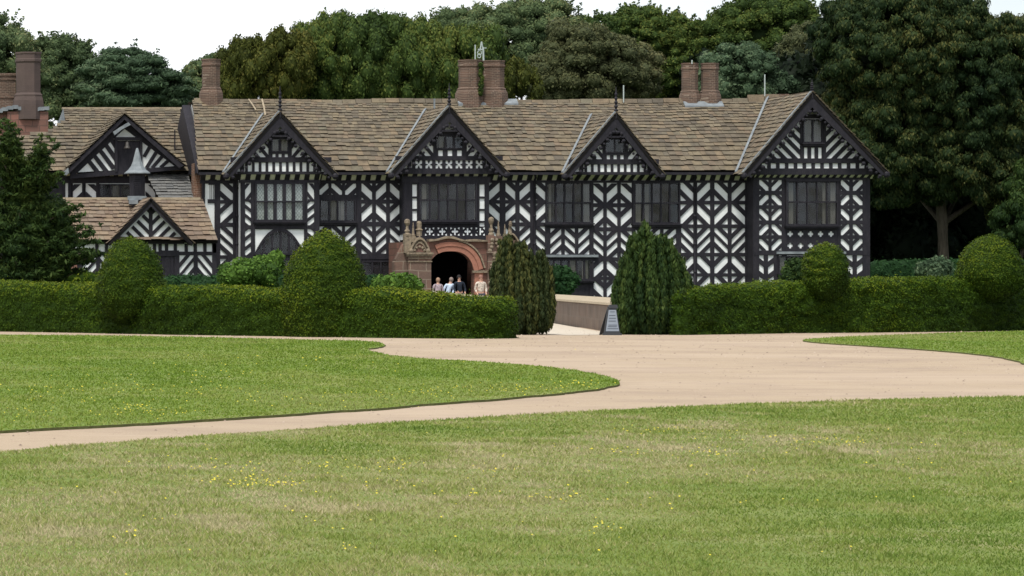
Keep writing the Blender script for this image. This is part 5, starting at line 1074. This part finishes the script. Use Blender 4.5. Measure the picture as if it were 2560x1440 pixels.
# ---- big loose yew at the left
def branchy(px, Y, label):
    root = empty('yew_tree', (X_(60,Y), Y, 0), label, 'tree'); parts = []; tb = MB(); x0 = X_(px, Y)
    tb.tube([(x0, Y, 0), (x0+.1, Y, 2), (x0, Y, 4.5)], [.28, .22, .12], 8)
    ends = [(235,600,1.4),(225,570,1.2),(190,480,1.4),(205,530,1.2),(150,440,1.2),(120,400,1.2),(105,375,1.0),(95,410,1),(60,395,1),(30,330,.6),(8,300,.8),(12,345,.9),(-30,300,1.2),(0,420,1),(60,450,1.1),(110,470,1),(150,520,1),(180,610,1.2),(230,640,1),(170,650,1),(120,610,1),(60,600,1),(0,620,1),(90,560,1),(140,580,1),(40,520,1),(0,500,1),(-40,450,1),(-60,560,1),(130,680,1),(60,680,1),(0,690,1),(200,670,.9),(-60,660,1),(80,500,1),(30,640,1),(100,640,1),(215,625,.8),(165,560,1),(50,420,1),(-10,370,1)]
    ends += [(random.uniform(90,250), random.uniform(400,690), 1) for _ in range(9)]+[(random.uniform(-20,120), random.uniform(330,440), 1) for _ in range(6)]
    ends = [e for e in ends if not (e[0] > 150 and e[1] < 500)]
    for (ex, ey, k) in ends:
        for r_ in range(4):
            E = Vector(at(ex+random.gauss(0, 9), ey+random.gauss(0, 8), Y)); E.y = Y-random.uniform(-.8, 1.5); z0 = max(.5, min(4.2, E.z-.9)); A_ = Vector((x0+(E.x-x0)*.15, Y+(E.y-Y)*.2, z0)); m_ = max(4, int((E-A_).length/.22)); tb.tube([A_, (A_+E)/2+Vector((0, 0, .12)), E], [.05, .03, .01], 4) if r_ == 0 else None
            C = []; R = []
            for i in range(m_):
                s = (i+1)/m_; p = A_+(E-A_)*s+Vector((random.gauss(0, .06), random.gauss(0, .08), .22*math.sin(math.pi*s)-.1*random.random())); C.append(p[:]); R.append(.22*(1-.65*s)*random.uniform(.6, 1.25))
            parts.append(clump_cloud(np.array(C), np.array(R), 150, .10, flat=(1.3,1.3,.75), aspect=3.2, down=.45, jit=.6, core=.55, tint0=np.full(m_, random.uniform(.1, .8))))
    c = np.array([X_(60,Y), Y+.6, Z_(590,Y)]); C, R = crown_clumps(c, (95*Y/F, 1.4, 110*Y/F), .36, 90); parts.append(clump_cloud(C, R, 120, .10, flat=(1.2,1.2,.7), aspect=3, down=.4))
    foliage_obj('crown', parts, LF['yewdark'], root); tb.build('trunk', BARK, root); return root
branchy(60, 118, 'dark spreading yew at the left edge in front of the house')
# ---- low hedges and shrubs near the house
def bx_hedge(px0, px1, py, Y, label, lf='box', thick=1.0):
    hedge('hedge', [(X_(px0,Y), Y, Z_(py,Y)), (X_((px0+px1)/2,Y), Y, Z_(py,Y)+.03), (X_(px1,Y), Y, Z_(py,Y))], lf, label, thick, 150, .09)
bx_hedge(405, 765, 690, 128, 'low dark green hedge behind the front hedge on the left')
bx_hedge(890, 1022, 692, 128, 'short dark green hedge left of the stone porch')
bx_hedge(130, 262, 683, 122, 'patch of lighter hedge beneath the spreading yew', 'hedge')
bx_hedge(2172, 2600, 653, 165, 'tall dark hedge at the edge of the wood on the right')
def shrub(px, py, rx, ry, Y, label, lf='shrub', size=.12, n=26, dens=110):
    root = empty('shrub', (X_(px,Y), Y, 0), label, 'shrub', 'shrubs between hedge and house'); k = Y/F; cz = Z_(py, Y); C, R = crown_clumps((X_(px,Y), Y, cz), (rx*k, rx*k*.7, ry*k), .28, n, low=-.9)
    C2 = np.array([[X_(px,Y)+random.uniform(-.7,.7)*rx*k, Y, z] for z in np.linspace(.2, cz, 10)]); parts = [clump_cloud(C, R, dens, size, aspect=1.6, jit=.8), clump_cloud(C2, np.full(10, .4), dens*.6, size, aspect=1.6)]
    foliage_obj('leaves', parts, LF[lf], root); tb = MB()
    for i in range(4): tb.tube([(X_(px,Y)+.05*i, Y, 0), (X_(px,Y)+(i-1.5)*.25, Y, cz)], [.03, .015], 5)
    tb.build('stem', BARK, root)
shrub(618, 688, 64, 24, 120, 'leafy bright green shrub behind the left hedge', n=46, size=.09, dens=160)
shrub(668, 665, 24, 22, 121, 'taller bright green shoots beside the leafy shrub', n=14)
shrub(1000, 716, 56, 14, 112, 'low fresh green plant just left of the porch', n=30)
shrub(1400, 712, 32, 34, 148, 'rounded dark green bush behind the bridge parapet', 'box', n=26)
shrub(1990, 682, 28, 26, 130, 'dark leafy bush beside the small clipped egg', 'yewdark', n=22)
shrub(2336, 672, 36, 16, 150, 'bluish bush in front of the far right hedge', 'blue', n=22)
# ================================================================== TREES
YT = 'trees behind the house'
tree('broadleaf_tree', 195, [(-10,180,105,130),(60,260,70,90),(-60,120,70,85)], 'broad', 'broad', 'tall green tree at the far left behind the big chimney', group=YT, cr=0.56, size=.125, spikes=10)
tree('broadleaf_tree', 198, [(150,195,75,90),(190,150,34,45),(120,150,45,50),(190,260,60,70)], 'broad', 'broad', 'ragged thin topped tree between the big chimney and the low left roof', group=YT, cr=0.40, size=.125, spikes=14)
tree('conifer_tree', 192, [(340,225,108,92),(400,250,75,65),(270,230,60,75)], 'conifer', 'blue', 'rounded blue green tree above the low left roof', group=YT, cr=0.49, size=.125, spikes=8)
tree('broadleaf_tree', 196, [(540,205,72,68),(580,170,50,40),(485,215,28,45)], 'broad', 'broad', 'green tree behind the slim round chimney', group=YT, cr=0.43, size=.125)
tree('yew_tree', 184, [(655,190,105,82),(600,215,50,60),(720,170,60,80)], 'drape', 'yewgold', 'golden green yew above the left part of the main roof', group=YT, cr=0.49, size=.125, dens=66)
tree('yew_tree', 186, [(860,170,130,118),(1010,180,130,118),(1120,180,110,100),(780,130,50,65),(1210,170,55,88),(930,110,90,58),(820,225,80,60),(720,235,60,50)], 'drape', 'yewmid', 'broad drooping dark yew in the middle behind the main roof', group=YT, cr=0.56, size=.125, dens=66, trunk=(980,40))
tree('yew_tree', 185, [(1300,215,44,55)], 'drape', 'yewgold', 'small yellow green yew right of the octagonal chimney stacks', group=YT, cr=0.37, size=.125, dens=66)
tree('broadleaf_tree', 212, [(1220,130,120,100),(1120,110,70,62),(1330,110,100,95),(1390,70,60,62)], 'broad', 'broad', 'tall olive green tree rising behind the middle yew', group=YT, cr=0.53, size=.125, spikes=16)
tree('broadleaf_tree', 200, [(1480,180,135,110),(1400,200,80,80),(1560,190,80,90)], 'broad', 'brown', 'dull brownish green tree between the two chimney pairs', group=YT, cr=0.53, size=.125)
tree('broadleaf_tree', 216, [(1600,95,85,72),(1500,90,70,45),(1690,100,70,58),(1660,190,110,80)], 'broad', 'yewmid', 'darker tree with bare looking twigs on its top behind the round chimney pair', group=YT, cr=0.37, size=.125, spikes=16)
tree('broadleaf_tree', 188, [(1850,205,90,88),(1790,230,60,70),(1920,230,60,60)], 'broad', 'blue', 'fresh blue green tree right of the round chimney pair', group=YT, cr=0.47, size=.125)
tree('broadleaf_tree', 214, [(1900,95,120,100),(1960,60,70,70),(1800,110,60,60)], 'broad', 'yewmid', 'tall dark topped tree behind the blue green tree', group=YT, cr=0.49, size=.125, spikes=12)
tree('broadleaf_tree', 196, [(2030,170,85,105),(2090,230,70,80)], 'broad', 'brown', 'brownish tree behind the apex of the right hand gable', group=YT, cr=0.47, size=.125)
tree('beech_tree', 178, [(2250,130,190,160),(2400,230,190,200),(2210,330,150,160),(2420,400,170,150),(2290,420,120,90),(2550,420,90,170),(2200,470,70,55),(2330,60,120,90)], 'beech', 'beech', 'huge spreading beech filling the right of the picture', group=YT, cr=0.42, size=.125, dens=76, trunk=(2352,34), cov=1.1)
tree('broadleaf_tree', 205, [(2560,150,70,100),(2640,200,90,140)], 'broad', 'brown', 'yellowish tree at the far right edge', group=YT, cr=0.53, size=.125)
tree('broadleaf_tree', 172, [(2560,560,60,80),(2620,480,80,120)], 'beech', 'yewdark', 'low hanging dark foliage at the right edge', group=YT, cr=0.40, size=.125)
for k_, (px_, py_) in enumerate(((-260,190),(-420,230),(-600,180))):
    tree('broadleaf_tree', 196+6*k_, [(px_,py_,110,130),(px_+70,py_+70,80,90)], 'broad', ('broad','brown','yewmid')[k_], ('olive','brownish','dark green')[k_]+' tree beyond the left edge of the big chimney', group=YT, cr=.8, dens=40)
# the dark wood beyond, read as one mass
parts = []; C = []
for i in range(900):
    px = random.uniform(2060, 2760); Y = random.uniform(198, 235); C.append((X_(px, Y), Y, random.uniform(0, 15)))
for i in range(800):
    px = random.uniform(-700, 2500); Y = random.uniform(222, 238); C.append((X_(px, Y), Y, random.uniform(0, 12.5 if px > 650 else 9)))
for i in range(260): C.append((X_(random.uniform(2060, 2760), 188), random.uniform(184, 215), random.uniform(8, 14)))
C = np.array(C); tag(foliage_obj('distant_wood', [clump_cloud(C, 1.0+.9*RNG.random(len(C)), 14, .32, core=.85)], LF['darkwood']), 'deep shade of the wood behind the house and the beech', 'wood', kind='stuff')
# ================================================================== PEOPLE
SKIN = mat('skin', (.50,.30,.22), .6, .3)
def person(px, ytop, Y, label, clothes, haircol, pose='stand', trous=(.05,.05,.07), lean=0.0, face=0):
    H = Z_(ytop, Y); k = H/1.72 if pose == 'stand' else 1.0; x = X_(px, Y); root = empty('person', (x, Y, .06), label, 'person', 'people in the porch')
    def skinmesh(name, J, E, mtl, sub=2):
        me = bpy.data.meshes.new(name); me.from_pydata([(x+a*k+lean*max(0, c-.9)*k, Y+b*k, .06+(c-.0)*k*.965) for a, b, c, _ in J], E, []); o = link(name, me, mtl, root)
        md = o.modifiers.new('Skin', 'SKIN'); md.use_smooth_shade = True
        for i, j in enumerate(J): o.data.skin_vertices[0].data[i].radius = (j[3]*k if not isinstance(j[3], tuple) else j[3][0]*k, (j[3] if not isinstance(j[3], tuple) else j[3][1])*k)
        o.data.skin_vertices[0].data[0].use_root = True; s_ = o.modifiers.new('Sub', 'SUBSURF'); s_.levels = s_.render_levels = sub; return o
    J = [(0,0,.92,(.14,.10)),(0,0,1.1,(.13,.09)),(0,0,1.3,(.16,.10)),(0,0,1.42,(.12,.08)),(0,0,1.50,.055),(0,0,1.58,.075),(0,0,1.66,.085),(0,0,1.72,.05),
         (-.09,0,.85,.085),(-.10,0,.5,.06),(-.10,.02,.1,.04),(-.10,-.10,.04,.035),(.09,0,.85,.085),(.10,0,.5,.06),(.10,.02,.1,.04),(.10,-.10,.04,.035),
         (-.18,0,1.40,.05),(-.24,.02,1.12,.042),(-.20,-.14,.95,.03),(.18,0,1.40,.05),(.24,.02,1.12,.042),(.20,-.14,.95,.03)]
    E = [(0,1),(1,2),(2,3),(3,4),(4,5),(5,6),(6,7),(0,8),(8,9),(9,10),(10,11),(0,12),(12,13),(13,14),(14,15),(3,16),(16,17),(17,18),(3,19),(19,20),(20,21)]
    for s_, b in ((-1, 18), (1, 21)):
        hx, hy, hz, _ = J[b]; n = len(J); J.append((hx, hy-.05, hz-.03, .024)); E.append((b, n))
        for f_ in range(4): m_ = len(J); J.append((hx+s_*.02*(f_-1.5), hy-.10, hz-.055-.004*f_, .008)); E.append((n, m_)); J.append((hx+s_*.02*(f_-1.5), hy-.125+.004*f_, hz-.085, .007)); E.append((m_, m_+1))
        m_ = len(J); J.append((hx-s_*.045, hy-.06, hz-.02, .009)); E.append((n, m_))
    skinmesh('body', J, E, SKIN)
    Jt = [(0,0,.95,(.165,.12)),(0,0,1.1,(.155,.115)),(0,0,1.3,(.185,.125)),(0,0,1.43,(.13,.09)),(-.19,0,1.40,.065),(-.25,.02,1.12,.056),(-.21,-.12,.98,.046),(.19,0,1.40,.065),(.25,.02,1.12,.056),(.21,-.12,.98,.046)]
    skinmesh('top', Jt, [(0,1),(1,2),(2,3),(3,4),(4,5),(5,6),(3,7),(7,8),(8,9)], clothes)
    skinmesh('trousers', [(0,0,.92,(.16,.12)),(-.10,0,.85,.10),(-.11,0,.5,.075),(-.11,.02,.12,.06),(.10,0,.85,.10),(.11,0,.5,.075),(.11,.02,.12,.06)], [(0,1),(1,2),(2,3),(0,4),(4,5),(5,6)], mat('trousers_cloth', trous, .9, .1))
    h = MB(); cx = x+lean*.75*k; hz = .06+1.655*k*.965; h.ball((cx, Y+(.02 if face else -.015)*1, hz+.02), .105*k, seg=12, rings=8, sz=1.15); h.build('hair', mat('hair', haircol, .7, .3), root, smooth=True)
    f_ = MB(); fy = Y-.10*k if face else Y-.1*k
    if face:
        for s_ in (-1, 1): f_.ball((cx+s_*.03*k, fy+.015, hz+.0), .012)
        f_.ball((cx, fy, hz-.03), .016); f_.build('face', SKIN, root)
    return root
FLOR = mat('patterned_blouse', (.40,.33,.36), .9, .1, var=(.05,.03,.05), scale=14, amt=.9); PALE = mat('pale_blue_shirt', (.55,.66,.82), .85, .1, var=(.42,.50,.64), scale=6, amt=.5)
NAVY = mat('navy_waistcoat', (.018,.024,.036), .85, .2); CRM = mat('cream_patterned_top', (.62,.55,.47), .85, .1, var=(.12,.07,.06), scale=12, amt=.8)
person(1095, 698, 152.0, 'fair haired person in a patterned blouse at the left of the porch opening', FLOR, (.30,.19,.13))
person(1118, 697, 152.6, 'person in a pale blue shirt with back turned in the porch opening', PALE, (.22,.17,.15), lean=.26)
person(1150, 691, 152.2, 'dark haired person in a navy waistcoat with white collar in the porch', NAVY, (.015,.012,.012), lean=-.06, face=1)
person(1202, 691, 150.5, 'person in a cream patterned top at the right of the porch opening', CRM, (.24,.12,.09), face=1)
